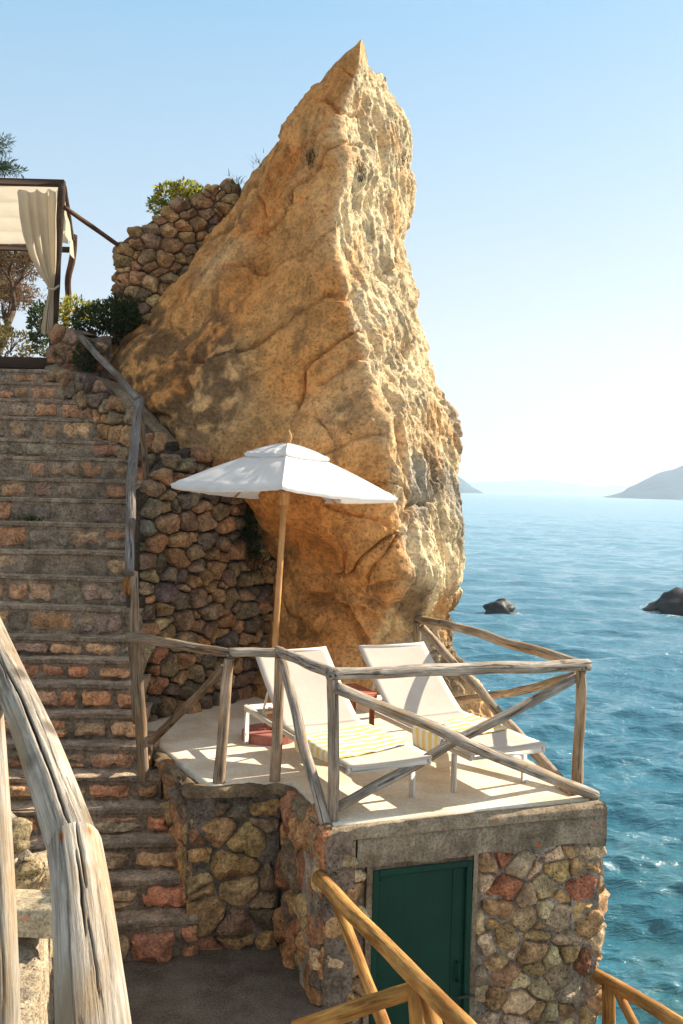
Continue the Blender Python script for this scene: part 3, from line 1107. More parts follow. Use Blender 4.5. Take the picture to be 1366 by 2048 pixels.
mb = MB()
stone_face(mb, par, 0, par.L, 1.9, par_top, .19, .15, PAL_RET + [((.36, .12, .05), 1)], 83, .055, .008, (.13, .095, .07), back=.35, nrough=.02)
pw = empty('stair_parapet', Vector((pq[2].x, pq[2].y, 1.9)), 'low rubble parapet with sloping mortar coping beside the upper steps', 'wall')
mb.build('rubble_wall', M['stone'], pw, crease=24)
mb = MB()
rough_bar(mb, [q for q in pq], .2, lambda s: par_top(s * par.L) - .04, lambda s: par_top(s * par.L) + .05, 1, 8, (.80, .74, .66), .03)
mb.build('coping', M['concrete'], pw)

# stub pillar at the head of the stairs
mb = MB()
sp2 = PathU([P(104, 700, 10.75), P(108, 700, 10.6), P(165, 700, 10.45), P(222, 700, 10.65)])
stone_face(mb, sp2, 0, sp2.L, P(150, 765, 10.5).z, lambda u: P(150, 664, 10.5).z + .06 * math.sin(u * 7), .19, .14, [((.36, .17, .09), 3), ((.33, .22, .13), 2)], 91, .06, .01, (.2, .15, .11), back=.45)
o = mb.build('stone_pillar', M['stone'], crease=24)
tag(o, 'short reddish stone pillar at the head of the stairs', 'pillar')

# masonry on the shoulder of the rock
mb = MB()
bt = PathU([P(262, 500, 12.1), P(236, 500, 11.5), P(300, 500, 11.35), P(380, 500, 11.6), P(480, 500, 11.8)])
_bx = [(bt.s[0], 488), (bt.s[1], 488), (bt.s[1] + .1, 470), (bt.s[2], 436), (bt.s[2] + .25, 412), (bt.s[3], 388), (bt.s[3] + .15, 374), (bt.s[4], 366)]


def bt_top(u):
    for (a, ya), (b, yb) in zip(_bx[:-1], _bx[1:]):
        if u <= b:
            y = ya + (yb - ya) * (u - a) / max(1e-6, b - a); break
    else: y = 366
    q, _ = bt(u)
    px = 683 + q.x / q.y * F
    return H - uv(px, y)[1] / F * q.y - .05


stone_face(mb, bt, 0, bt.L, P(240, 770, 11.5).z, bt_top, .19, .135, PAL_UP, 97, .07, .007, (.17, .11, .066), back=.6, nrough=.03, over=.04)
o = mb.build('stone_buttress', M['stone'], crease=24)
tag(o, 'rounded brown masonry buttress built on the left shoulder of the rock', 'masonry')

# ------------------------------------------------------------------ stairs
# (front edge row in the picture at x=100 and at the right end, right end column, left end column), bottom step first
STEP = [
    (1862, 1838, 380, 95), (1776, 1755, 358, 75), (1697, 1682, 346, 55), (1624, 1613, 322, 35), (1560, 1551, 306, 15), (1494, 1491, 288, -40),
    (1430, 1428, 268, -60), (1371, 1369, 266, -60), (1321, 1320, 266, -60), (1274, 1278, 268, -60), (1211, 1217, 270, -60), (1152, 1158, 270, -60),
    (1103, 1106, 272, -60), (1046, 1050, 280, -60), (997, 1003, 308, -60), (956, 963, 325, -60), (914, 918, 300, -60), (874, 886, 262, -60),
    (830, 842, 240, -60), (792, 808, 215, -60), (763, 768, 190, -60), (737, 744, 160, -60)]
stairs = empty('stone_staircase', (-1.6, 6.5, -1.1), 'steep flight of rough stone steps climbing beside the rock', 'staircase')
for k, (ya, yb, xr, xl) in enumerate(STEP):
    dr = 6.55 + .187 * k + (.0 if k > 5 else .0)
    sk = max(0, .16 - .03 * k)             # lowest steps wind round
    pr = P(xr, yb, dr + sk * .3); pl = P(100, ya, dr - sk)
    z = (pr.z + pl.z) / 2
    if k == 0: zlow = -1.13
    dirv = (pr - pl); dirv.z = 0
    dn = dirv.normalized()
    t_l = (P(xl, ya, dr - sk).x - pl.x) / dn.x
    a = Vector((pl.x, pl.y, 0)) + dn * t_l
    b = Vector((pr.x, pr.y, 0)) + dn * .06
    a = a - dn * (.9 if k >= 5 else .45)
    L = (b - a).length
    nn = Vector((dn.y, -dn.x, 0))
    mb = MB()
    nu = int(L / .04)
    zdrop = (z - zlow) + .05
    prof = [(-.45, 0), (-.2, .0), (-.09, .0), (-.02, .0), (.010, -.005), (.012, -.03)] + [(-.006, -.04 - (zdrop - .04) * q) for q in (.0, .25, .5, .75, 1.0)]
    rows = [[] for _ in prof]
    red = k < 10
    mcol = (.40, .295, .20) if not red else (.34, .245, .165)
    for i in range(nu + 1):
        q = a + dn * L * i / nu
        zz = z + (pr.z - pl.z) * .5 * (2 * i / nu - 1) * .6
        for j, (o_, dz) in enumerate(prof):
            p = q + nn * o_ + Vector((0, 0, zz + dz))
            d1 = fbm(p + Vector((k, 0, 0)), 6, 4) * (.013 if k > 7 else .020)
            d2 = mn.noise(p * 1.7 + Vector((0, 0, k))) * .012
            edge_w = .012 * mn.noise(p * 14) if 3 <= j <= 5 else 0
            p = p + nn * (d1 + edge_w) + Vector((0, 0, d2 * (1 if j < 6 else .3) + d1 * .5))
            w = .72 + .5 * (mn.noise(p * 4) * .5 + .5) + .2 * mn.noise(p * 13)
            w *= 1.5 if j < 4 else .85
            rows[j].append(mb.vert(p, tuple(c * w for c in mcol)))
    mb.grid(rows)
    for e in (0, -1): mb.f.append(tuple(r[e] for r in (rows if e else reversed(rows))))
    pth = PathU([a, b])
    dense = 1.0 if red else .8
    stone_face_h = .03 if red else .012
    zt_ = z - .03
    rr_ = zdrop - .05
    rnd = random.Random(500 + k)
    cells_ = []
    x0 = .01
    while x0 < L - .06:
        wd_ = rnd.uniform(.13, .38) if k > 5 else rnd.uniform(.16, .46)
        x1 = min(x0 + wd_, L - .01)
        zb_, zt2 = zlow + .012 + rnd.uniform(0, .02), z - .042 - rnd.uniform(0, .02)
        parts = [(zb_, zt2)]
        if rnd.random() < .22 and zt2 - zb_ > .1:
            zm = (zb_ + zt2) / 2 + rnd.uniform(-.02, .02)
            parts = [(zb_, zm - .006), (zm + .006, zt2)]
        for (a_, b_) in parts:
            jx = lambda: rnd.uniform(-.022, .022)
            jz = lambda: rnd.uniform(-.012, .012)
            cells_.append(((0, 0, True), [(x0 + jx(), a_ + jz()), ((x0 + x1) / 2 + jx(), a_ + jz()), (x1 + jx(), a_ + jz()), (x1 + jx(), (a_ + b_) / 2), (x1 + jx(), b_ + jz()), ((x0 + x1) / 2 + jx(), b_ + jz()), (x0 + jx(), b_ + jz()), (x0 + jx(), (a_ + b_) / 2)]))
        x0 = x1 + rnd.uniform(.012, .05)
    stone_face(mb, pth, .0, L, zlow - .05, z, .3, .15, PAL_STEPR if red else PAL_STEP, 200 + k, .058 if red else .032, .006, mcol,
               out0=-.014 if red else -.016, caps=False, keep=1.0 if red else .9, sharp=8, nrough=.012, segs=32, cells=cells_)
    mb.build('step', M['step'], stairs, crease=24)
    zlow = z

# landing at the foot
mb = MB()
rows = []
for i in range(40):
    row = []
    for j in range(40):
        x = -2.4 + 2.55 * j / 39; y = 3.2 + 4.2 * i / 39
        p = Vector((x, y, -1.1))
        row.append(mb.vert(p + Vector((0, 0, .012 * mn.noise(p * 2) + .004 * mn.noise(p * 9)))))
    rows.append(row)
mb.grid(rows)
o = mb.build('landing', M['landing']); tag(o, kind='structure')

# lower path in front of the door
mb = MB()
rows = []
for i in range(24):
    row = []
    for j in range(24):
        x = -.1 + 2.2 * j / 23; y = 4.4 + 2.3 * i / 23
        p = Vector((x, y, -2.1 if i else -3.4))
        row.append(mb.vert(p + Vector((0, 0, .01 * mn.noise(p * 3)))))
    rows.append(row)
mb.grid(rows)
o = mb.build('path', M['landing']); tag(o, kind='structure')

# ------------------------------------------------------------------ railings
def rail_part(root, name, a, b, r, mat, seed, r1=None, col=(1, 1, 1), bend=None, wob=.012):
    mb = MB()
    log(mb, a, b, r, r1, seed, wob=wob * .6, col=col, bend=bend)
    return mb.build(name, mat, root)


p1b = P(288, 1550, 7.33); p1t = P(272, 1283, 7.33)
p2b = G(437, 1566); p2t = P(458, 1318, p2b.y)
p3b = G(549, 1562); p3t = P(560, 1315, p3b.y)
pAb = G(665, 1648, -.02); pAt = P(665, 1358, pAb.y)
pBb = G(1154, 1575, -.02); pBt = P(1162, 1342, pBb.y)
pCt = P(834, 1246, 9.1); pCb = Vector((pCt.x, pCt.y, -.05))
tr = empty('terrace_railing', pAb, 'weathered grey pole railing with crossed braces around the terrace', 'railing')
W = M['wood_grey']
rail_part(tr, 'post', p1b - Vector((0, 0, .04)), p1t + Vector((0, 0, .02)), .043, W, 1, .036, (.62, .52, .42))
rail_part(tr, 'post', p2b - Vector((0, 0, .03)), p2t, .040, W, 2, .036, (.95, .80, .66))
rail_part(tr, 'post', p3b - Vector((0, 0, .03)), p3t, .040, W, 3, .036, (.95, .80, .66))
rail_part(tr, 'post', pAb - Vector((0, 0, .0)), pAt, .038, W, 4, .036, (.9, .82, .74))
rail_part(tr, 'post', pBb - Vector((0, 0, .0)), pBt, .040, W, 5, .036, (.95, .8, .62))
rail_part(tr, 'post', pCb, pCt, .038, W, 6, .034, (.9, .82, .7))
rail_part(tr, 'top_rail', p1t + Vector((-.05, -.04, .045)), p2t + Vector((.02, -.005, .04)), .036, W, 7, .034, (.72, .62, .52))
rail_part(tr, 'top_rail', p2t + Vector((-.0, .0, .045)), p3t + Vector((.02, 0, .04)), .033, W, 8, .033, (.95, .92, .88))
rail_part(tr, 'top_rail', p3t + Vector((-.02, .01, .045)), pAt + Vector((.02, -.03, .035)), .036, W, 9, .036, (.92, .88, .84))
rail_part(tr, 'top_rail', pAt + Vector((-.03, -.02, .035)), pBt + Vector((.05, .0, .045)), .039, W, 10, .043, (1, .98, .95))
rail_part(tr, 'top_rail', pBt + Vector((.0, -.03, .045)), P(812, 1232, 9.35), .04, W, 11, .036, (.92, .78, .62), (0.0, 0, .02))
rail_part(tr, 'brace', P(448, 1335, p2b.y + .02), P(300, 1487, p1b.y + .25), .029, W, 12, .031, (.60, .47, .36))
rail_part(tr, 'brace', P(566, 1325, p3b.y - .03), P(651, 1650, pAb.y - .06), .033, W, 13, .037, (.95, .93, .92))
rail_part(tr, 'brace', P(673, 1376, pAb.y - .05), P(1192, 1592, pBb.y - .28), .037, W, 14, .038, (1, .97, .93))
rail_part(tr, 'brace', P(1158, 1352, pBb.y + .05), P(674, 1615, pAb.y + .05), .034, W, 15, .034, (.80, .80, .82))
rail_part(tr, 'brace', P(845, 1256, 9.05), P(1148, 1592, pBb.y - .25), .036, W, 16, .040, (.95, .84, .72))
rail_part(tr, 'brace', P(1152, 1350, pBb.y + .08), P(884, 1402, 9.0), .032, W, 17, .036, (.92, .78, .60), (.05, .0, -.03))

for q in (pAt, pBt, p2t, p3t):
    for dx, dz in ((-.012, .03), (.02, .036)):
        mb = MB(); lathe(mb, [(.002, -.004), (.009, -.002), (.009, .004), (.003, .008)], q + Vector((dx, -.068, dz)), 10, Matrix.Rotation(R(90), 3, 'X')); mb.build('bolt', M['hinge'], tr)

# stair handrail
sr = empty('stair_handrail', P(270, 1450, 7.5), 'long weathered grey handrail following the stone steps uphill', 'handrail')
W = M['wood_stair']
c0 = P(266, 1292, 7.42); c1 = P(263, 1142, 7.7); c2 = P(277, 802, 9.15); c3 = P(163, 676, 10.4)
rail_part(sr, 'rail', c3, c2 + Vector((0, 0, .015)), .035, W, 21, .036, (1, 1.02, 1.08))
rail_part(sr, 'rail', c2 + Vector((.0, .05, .02)), c1 + Vector((.0, -.06, -.02)), .046, W, 22, .038, (1.05, 1.1, 1.2), (-.03, 0, .03))
rail_part(sr, 'rail', c1 + Vector((.02, 0, -.01)), c0 + Vector((.03, -.05, -.05)), .032, W, 23, .036, (1.5, 1.35, 1.15))
rail_part(sr, 'post', P(293, 960, 9.2), c2 + Vector((.02, .02, 0)), .027, W, 24, .024, (1.25, 1.0, .75))
rail_part(sr, 'post', P(276, 1445, 7.52), c0, .040, W, 25, .036, (1.0, .85, .68))
rail_part(sr, 'post', P(254, 1185, 7.95), c1 + Vector((-.02, .02, -.02)), .03, W, 26, .028, (1.7, 1.0, .4))

# fresh pine railings low in the frame
W = M['wood_yellow']
lr = empty('path_railing', Vector((.3, 5.0, -2.1)), 'fresh yellow pine railing sloping down past the green door', 'railing')
rail_part(lr, 'top_rail', P(638, 1755, 5.98), P(960, 2085, 3.9), .045, W, 31, .044, (1, .98, .92))
rail_part(lr, 'brace', P(668, 1788, 5.85), P(790, 2110, 4.9), .033, W, 32, .036, (1.05, 1.0, .95))
rail_part(lr, 'post', P(838, 2240, 4.55), P(832, 1960, 4.55), .042, W, 33, .04, (.85, .8, .72))
rail_part(lr, 'brace', P(852, 1990, 4.5), P(920, 2230, 4.0), .04, W, 34, .04, (1.05, .98, .9))
rail_part(lr, 'cross_rail', P(590, 2058, 4.75), P(840, 1976, 4.6), .040, W, 35, .04, (.9, .85, .75))
rr = empty('seaward_railing', Vector((1.9, 6.2, -2.1)), 'fresh yellow pine railing at the seaward corner of the stone wall', 'railing')
rail_part(rr, 'top_rail', P(1176, 1940, 6.75), P(1420, 2082, 5.6), .043, W, 36, .045, (.95, .9, .82))
rail_part(rr, 'post', P(1217, 2200, 6.5), P(1217, 1965, 6.5), .046, W, 37, .044, (.8, .72, .6))
rail_part(rr, 'brace', P(1236, 1985, 6.42), P(1312, 2150, 6.0), .03, W, 38, .034, (1.0, .92, .82))

# big bleached logs next to the camera
def big_log(root, name, pts, rads, cracks, seed, col=(1, 1, 1), segs=96, n=34, flat=None, stains=()):
    """cracks: list of (angle0, angle1, s0, s1, depth, width)"""
    path = catmull([Vector(p) for p in pts], n)
    mb = MB()
    m = len(path)
    rr = np.interp(np.linspace(0, 1, m), np.linspace(0, 1, len(rads)), rads)
    cam = Vector((0, 0, H))
    rows = []
    L = 0
    for i, p in enumerate(path):
        s = i / (m - 1)
        if i: L += (p - path[i - 1]).length
        tn = (path[min(i + 1, m - 1)] - path[max(i - 1, 0)]).normalized()
        a, b = frame_for(tn, cam - p)
        row = []
        for j in range(segs):
            th = 2 * math.pi * j / segs
            r = rr[i] * (1 + .035 * mn.noise(Vector((math.cos(th) * 1.2, math.sin(th) * 1.2, L * 2.2 + seed))) + .012 * mn.noise(Vector((math.cos(th) * 9, math.sin(th) * 9, L * 6))))
            tone = 1 + .15 * mn.noise(Vector((math.cos(th) * 3, math.sin(th) * 3, L * 3 + seed)))
            cc_ = list(x * tone for x in col)
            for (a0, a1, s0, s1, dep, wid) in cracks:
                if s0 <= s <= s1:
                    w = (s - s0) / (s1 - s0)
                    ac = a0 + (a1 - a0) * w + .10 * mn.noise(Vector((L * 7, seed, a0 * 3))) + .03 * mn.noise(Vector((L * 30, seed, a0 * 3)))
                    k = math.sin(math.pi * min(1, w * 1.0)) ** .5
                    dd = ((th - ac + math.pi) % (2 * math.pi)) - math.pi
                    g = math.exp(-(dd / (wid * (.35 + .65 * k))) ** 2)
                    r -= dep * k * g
                    dk = 1 - .75 * k * min(1, dep / .012) * math.exp(-(dd / (wid * .7 * (.35 + .65 * k))) ** 2)  # crack floor darkened in the colour, standing in for shade in the groove
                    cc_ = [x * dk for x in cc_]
            for (sa, ss, wa, ws) in stains:
                dd = ((th - sa + math.pi) % (2 * math.pi)) - math.pi
                g = min(1, 1.4 * math.exp(-(dd / wa) ** 2 - ((s - ss) / ws) ** 2) * (1 + .6 * mn.noise(Vector((th * 9, s * 60, 3)))))
                cc_ = [c0 + (c1 - c0) * max(0, g) for c0, c1 in zip(cc_, (1.1, .42, .12))]
            row.append(mb.vert(p + (a * math.cos(th) + b * math.sin(th)) * r, tuple(cc_), (math.cos(th) * rr[i], math.sin(th) * rr[i], L + seed)))
        rows.append(row)
    mb.grid(rows, True)
    for row, p, rev in ((rows[0], path[0], True), (rows[-1], path[-1], False)):
        c = mb.vert(p, tuple(x * .8 for x in col), (0, 0, seed))
        for j in range(segs):
            x, y = row[j], row[(j + 1) % segs]
            mb.face(*((y, x, c) if rev else (x, y, c)))
    return mb.build(name, M['wood_near'], root)


nr_ = empty('near_railing', P(-20, 2400, 1.9), 'thick bleached log railing with deep cracks close to the viewer', 'railing')
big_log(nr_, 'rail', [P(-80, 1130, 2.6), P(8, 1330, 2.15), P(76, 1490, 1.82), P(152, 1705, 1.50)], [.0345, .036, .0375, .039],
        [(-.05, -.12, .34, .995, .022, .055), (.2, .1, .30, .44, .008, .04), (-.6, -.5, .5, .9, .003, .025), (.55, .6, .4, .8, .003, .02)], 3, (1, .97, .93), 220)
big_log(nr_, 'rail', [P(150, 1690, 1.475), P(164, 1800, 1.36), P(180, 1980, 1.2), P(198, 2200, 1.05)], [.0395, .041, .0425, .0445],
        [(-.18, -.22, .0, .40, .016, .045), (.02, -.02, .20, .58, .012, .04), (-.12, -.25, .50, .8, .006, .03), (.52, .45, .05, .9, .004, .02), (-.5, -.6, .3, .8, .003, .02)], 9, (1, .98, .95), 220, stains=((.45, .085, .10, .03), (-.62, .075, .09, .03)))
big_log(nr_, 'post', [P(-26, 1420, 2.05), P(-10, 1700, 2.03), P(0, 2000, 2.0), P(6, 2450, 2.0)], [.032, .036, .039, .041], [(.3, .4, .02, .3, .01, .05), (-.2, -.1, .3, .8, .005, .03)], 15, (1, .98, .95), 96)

# ------------------------------------------------------------------ sun loungers
LOC_L = Vector((.2655, 6.51, 0)); LOC_R = Vector((1.097, 6.884, 0)); ROT = math.atan2(.437, .90)


def make_lounger():
    r = empty('sun_lounger', (0, 0, 0))
    hw = .315
    mb = MB()
    for sx in (-1, 1): mb.box((sx * (hw - .015), .72, .298), (.03, 1.88, .045), None, .006)
    for y in (-.205, .885, 1.645): mb.box((0, y, .298), (2 * hw - .062, .03, .04), None, .006)
    mb.build('frame', M['white_metal'], r)
    for sx in (-1, 1):
        for y in (.0, 1.63):
            mb = MB(); mb.box((sx * (hw - .018), y, .137), (.034, .034, .276), None, .005)
            mb.build('leg', M['white_metal'], r)

    def sheet(name, ys, th=.012):
        mb = MB()
        rows = []
        for y, z in ys:
            rows.append([mb.vert((x * hw, y, z - .010 * (1 - x * x) + .0)) for x in np.linspace(-1, 1, 13)])
        lowr = []
        for i, row in enumerate(rows):
            a = Vector(mb.v[rows[max(i - 1, 0)][0]]); b = Vector(mb.v[rows[min(i + 1, len(rows) - 1)][0]])
            nn = Vector((1, 0, 0)).cross(b - a).normalized()
            lowr.append([mb.vert(Vector(mb.v[k]) - nn * th) for k in row])
        mb.grid(rows); mb.grid([list(reversed(q)) for q in lowr])
        mb.grid([rows[0], lowr[0]]); mb.grid([lowr[-1], rows[-1]])
        mb.grid([[q[0] for q in lowr], [q[0] for q in rows]]); mb.grid([[q[-1] for q in rows], [q[-1] for q in lowr]])
        return mb.build(name, M['sling'], r, recalc=True)
    seat = [(-.225, .318), (-.222, .334)] + [(-.2 + 1.02 * i / 12, .338) for i in range(13)]
    sheet('seat', seat)
    back = []
    for i in range(25):
        s = i / 24
        y = .83 + .64 * s
        z = .338 + .465 * (max(0, s - .02) ** 1.12)
        back.append((y, z))
    sheet('backrest', back)
    mb = MB()
    for sx in (-1, 1):
        pts = [Vector((sx * (hw - .02), y, z - .025)) for y, z in back[2::3]]
        tube(mb, pts, .012, 8)
        tube(mb, [Vector((sx * (hw - .045), 1.22, .56)), Vector((sx * (hw - .045), 1.36, .31))], .010, 8)
    tube(mb, [Vector((-hw + .02, 1.455, .775)), Vector((hw - .02, 1.455, .775))], .012, 8)
    tube(mb, [Vector((-hw + .04, 1.36, .315)), Vector((hw - .04, 1.36, .315))], .010, 8)
    mb.build('backrest_frame', M['white_metal'], r)
    return r


lo = make_lounger()
tag(lo, 'beige sling sun lounger nearest the umbrella pole', 'sun lounger', 'sun loungers on the terrace')
lo.location = LOC_L; lo.rotation_euler = (0, 0, ROT)
lo2 = lo.copy(); COL.objects.link(lo2)
for ch in list(lo.children):
    c_ = ch.copy(); COL.objects.link(c_); c_.parent = lo2
lo2.location = LOC_R; lo2.rotation_euler = (0, 0, ROT)
lo2['label'] = 'beige sling sun lounger on the seaward side, beside the sea railing'

MR = Matrix.Rotation(ROT, 4, 'Z')


def towel(name, loc, corners, label, seed, hang):
    """corners in lounger coordinates: foot-left, foot-right, head-right, head-left; left side hangs over the frame"""
    mb = MB()
    rows = []
    nu_, nv_ = 34, 40
    for j in range(nv_ + 1):
        s = j / nv_
        row = []
        for i in range(nu_ + 1):
            w = i / nu_
            fl, fr_, hr, hl = corners
            x = (fl[0] * (1 - w) + fr_[0] * w) * (1 - s) + (hl[0] * (1 - w) + hr[0] * w) * s
            y = (fl[1] * (1 - w) + fr_[1] * w) * (1 - s) + (hl[1] * (1 - w) + hr[1] * w) * s
            z = .350 - .010 * (1 - min(1, (x / .315) ** 2)) + .010 * mn.noise(Vector((x * 7, y * 7, seed))) + .007 * mn.noise(Vector((x * 22, y * 16, seed)))
            lx = x
            if x < -.305:
                dx = -.305 - x
                x = -.322 - min(.012, dx * .3) + .008 * mn.noise(Vector((y * 12, dx * 8, seed)))
                z = z - max(0, dx - .012)
            p = MR @ Vector((x, y, z)) + loc
            row.append(mb.vert(p, (1, 1, 1), (lx, y - .15 * (lx), 0)))
        rows.append(row)
    mb.grid(rows)
    lw = [[mb.vert(Vector(mb.v[k]) - Vector((0, 0, .006)), (1, 1, 1), mb.l[k]) for k in r_] for r_ in rows]
    mb.grid([list(reversed(r_)) for r_ in lw])
    ring = lambda q: q[0] + [r_[-1] for r_ in q[1:]] + list(reversed(q[-1]))[1:] + [r_[0] for r_ in reversed(q[1:-1])]
    mb.grid([ring(lw), ring(rows)], True)
    o = mb.build(name, M['towel'], recalc=True)
    return tag(o, label, 'towel', 'striped towels on the loungers')


towel('striped_towel', LOC_L, [(-.36, -.10), (.30, .07), (.305, .69), (-.44, .56)], 'yellow and white striped towel on the lounger nearest the umbrella pole', 2, .1)
towel('striped_towel', LOC_R, [(-.44, .12), (.30, .20), (.305, .70), (-.46, .50)], 'yellow and white striped towel on the seaward lounger', 5, .12)

# small table between the loungers
tb = Vector((.13, 7.83, 0))
st_ = empty('side_table', tb, 'small red brown side table between the two loungers', 'table')
RZ = Matrix.Rotation(ROT, 3, 'Z')
mb = MB(); mb.box(tb + Vector((0, 0, .455)), (.25, .40, .05), RZ, .008); mb.build('table_top', M['red_wood'], st_)
for sx in (-1, 1):
    for sy in (-1, 1):
        mb = MB(); mb.box(tb + RZ @ Vector((sx * .095, sy * .165, .215)), (.035, .035, .43), RZ, .004); mb.build('leg', M['red_wood'], st_)

# ------------------------------------------------------------------ umbrella
ub = Vector((-.545, 8.05, 0))
bs = empty('umbrella_base', ub, 'segmented round red concrete base at the foot of the umbrella', 'umbrella base')
for k in range(4):
    mb = MB()
    a0 = math.pi / 2 * k + .3 + .03; a1 = a0 + math.pi / 2 - .06
    outer = [(.225 * math.cos(a0 + (a1 - a0) * i / 6), .225 * math.sin(a0 + (a1 - a0) * i / 6)) for i in range(7)]
    inner = [(.04 * math.cos(a0 + (a1 - a0) * i / 6), .04 * math.sin(a0 + (a1 - a0) * i / 6)) for i in range(7)]
    def rg(pts, z, sc=1.0): return [mb.vert(ub + Vector((x * sc, y * sc, z))) for x, y in pts]
    o0, o1, o2 = rg(outer, .002), rg(outer, .07), rg(outer, .082, .95)
    i2, i0 = rg(inner, .082), rg(inner, .002)
    mb.grid([o0, o1, o2, i2, i0])
    for e in (0, -1): mb.f.append(tuple(q[e] for q in ((o0, o1, o2, i2, i0) if e else (i0, i2, o2, o1, o0))))
    mb.build('weight_block', M['terracotta'], bs, smooth=False)
um = empty('parasol', ub, 'white square parasol with teak pole shading the loungers', 'umbrella')
um.rotation_euler = (R(-3.2), R(2.0), 0)


def ubuild(mb, name, mat, parent=um, smooth=True):
    # coordinates already local to the umbrella
    o = MB(); o.v = [(x + ub.x, y + ub.y, z + ub.z) for x, y, z in mb.v]; o.f = mb.f; o.c = mb.c; o.l = mb.l
    return o.build(name, mat, parent, smooth)


mb = MB()
tube(mb, [Vector((0, 0, .05)), Vector((0, 0, 1.2)), Vector((0, 0, 2.43))], .0255, 16); ubuild(mb, 'pole', M['teak'])
mb = MB(); lathe(mb, [(.034, 1.93), (.044, 1.94), (.046, 2.0), (.040, 2.03), (.044, 2.06), (.036, 2.07)], (0, 0, 0), 16); ubuild(mb, 'hub', M['teak'])
mb = MB(); lathe(mb, [(.028, 2.44), (.022, 2.455), (.026, 2.475), (.034, 2.50), (.030, 2.53), (.016, 2.555), (.004, 2.57)], (0, 0, 0), 16); ubuild(mb, 'finial', M['teak'])
HD = .955
ZA, ZE = 2.455, 2.045
RZC = R(2)


def canopy(half, za, ze, sag, seed, hem, vent=False):
    mb = MB()
    cor = [Vector((half * math.cos(RZC - math.pi / 2 + k * math.pi / 2), half * math.sin(RZC - math.pi / 2 + k * math.pi / 2), ze)) for k in range(4)]
    apex = Vector((0, 0, za))
    N, Mm = 26, 24
    for k in range(4):
        rows = []
        for i in range(N + 1):
            s = i / N
            if vent: s = .02 + .98 * s
            row = []
            for j in range(Mm + 1):
                w = j / Mm
                e = cor[k].lerp(cor[(k + 1) % 4], w)
                mid = math.sin(math.pi * w)
                p = apex.lerp(e, s)
                # taut ribs curve down, cloth between ribs sags
                p.z += .024 * math.sin(math.pi * s) * (1 if not vent else .5)
                p.z -= sag * mid * s * (.4 + .6 * s)
                inn = Vector((-e.x, -e.y, 0)).normalized()
                p += inn * sag * .5 * mid * s * s
                wr = .016 * mn.noise(Vector((p.x * 9 + seed, p.y * 9, s * 3))) + .018 * mn.noise(Vector((w * 18 + k * 7, s * 2.0, seed)))
                p.z += wr * s * min(1, (1 - s) * 6 + .3) * min(1, mid * 3)
                ed = min(w, 1 - w) * Mm
                p.z += .007 * max(0, 1 - ed) + (.006 if i == N - 2 else 0)
                row.append(mb.vert(p))
            rows.append(row)
        last = rows[-1]
        for q in (.5, 1.0):
            rows.append([mb.vert(Vector(mb.v[a]) + Vector((-mb.v[a][0] * .012 * q, -mb.v[a][1] * .012 * q, -hem * q))) for a in last])
        mb.grid(rows)
    return mb


mb = canopy(HD, ZA - .02, ZE, .022, 4, .030); cano = ubuild(mb, 'canopy', M['canopy'])
mb = canopy(.36, ZA + .004, ZE + .300, .012, 9, .020, True); ubuild(mb, 'vent', M['canopy'])
for k in range(4):
    ang = RZC - math.pi / 2 + k * math.pi / 2
    d = Vector((math.cos(ang), math.sin(ang), 0))
    pts = []
    for i in range(10):
        s = .03 + .95 * i / 9
        p = Vector((0, 0, ZA - .02)).lerp(d * HD + Vector((0, 0, ZE)), s)
        p.z += .024 * math.sin(math.pi * s) - .026
        pts.append(p)
    mb = MB(); tube(mb, pts, .011, 6); rb = ubuild(mb, 'rib', M['teak'])
    mb = MB(); tube(mb, [d * .04 + Vector((0, 0, 2.05)), pts[4] - Vector((0, 0, .012))], .010, 6); ubuild(mb, 'strut', M['teak'])
    ang2 = ang + math.pi / 4
    d2 = Vector((math.cos(ang2), math.sin(ang2), 0))
    he = HD * math.cos(math.pi / 4) * .93
    pa = Vector((0, 0, ZA - .03)).lerp(d2 * he + Vector((0, 0, ZE - .05)), .03); pb = d2 * he + Vector((0, 0, ZE - .05))
    mb = MB(); tube(mb, [pa, pa.lerp(pb, .5) + Vector((0, 0, .005)), pb], .010, 6); ubuild(mb, 'rib', M['teak'])
    mb = MB(); tube(mb, [d2 * .04 + Vector((0, 0, 2.05)), pa.lerp(pb, .5) - Vector((0, 0, .01))], .010, 6); ubuild(mb, 'strut', M['teak'])

# ------------------------------------------------------------------ pergola at the head of the stairs
pg = empty('pergola', P(105, 705, 10.8), 'dark wooden pergola with cream canvas roof and tied curtain', 'pergola')
DP = 10.8
W = M['wood_dark']
rail_part(pg, 'post', P(104, 715, DP), P(124, 372, DP), .042, W, 51, .042, wob=.006)
rail_part(pg, 'post', P(131, 660, 12.9), P(148, 470, 12.9), .04, W, 52, .045, (1.5, 1.3, 1.1), wob=.03)
rail_part(pg, 'post', P(-196, 735, DP), P(-190, 360, DP), .042, W, 55, .042, wob=.006)
rail_part(pg, 'post', P(-170, 690, 13.2), P(-165, 490, 13.2), .042, W, 56, .042, wob=.02)
mb = MB(); a, b = P(-200, 358, DP), P(130, 367, DP)
mb.box((a + b) / 2, ((b - a).length, .075, .07), Matrix.Rotation(-math.atan2((b - a).z, (b - a).x), 3, 'Y'), .006); mb.build('beam', W, pg)
mb = MB(); a, b = P(-200, 489, 13.3), P(150, 500, 13.3)
mb.box((a + b) / 2, ((b - a).length, .07, .07), Matrix.Rotation(-math.atan2((b - a).z, (b - a).x), 3, 'Y'), .006); mb.build('beam', W, pg)
rail_part(pg, 'side_beam', P(127, 374, DP), P(147, 497, 13.3), .035, W, 53, .035, wob=.004)
rail_part(pg, 'stay_pole', P(128, 414, DP), P(240, 493, 11.55), .026, W, 54, .026, (2.0, 1.7, 1.4), wob=.004)
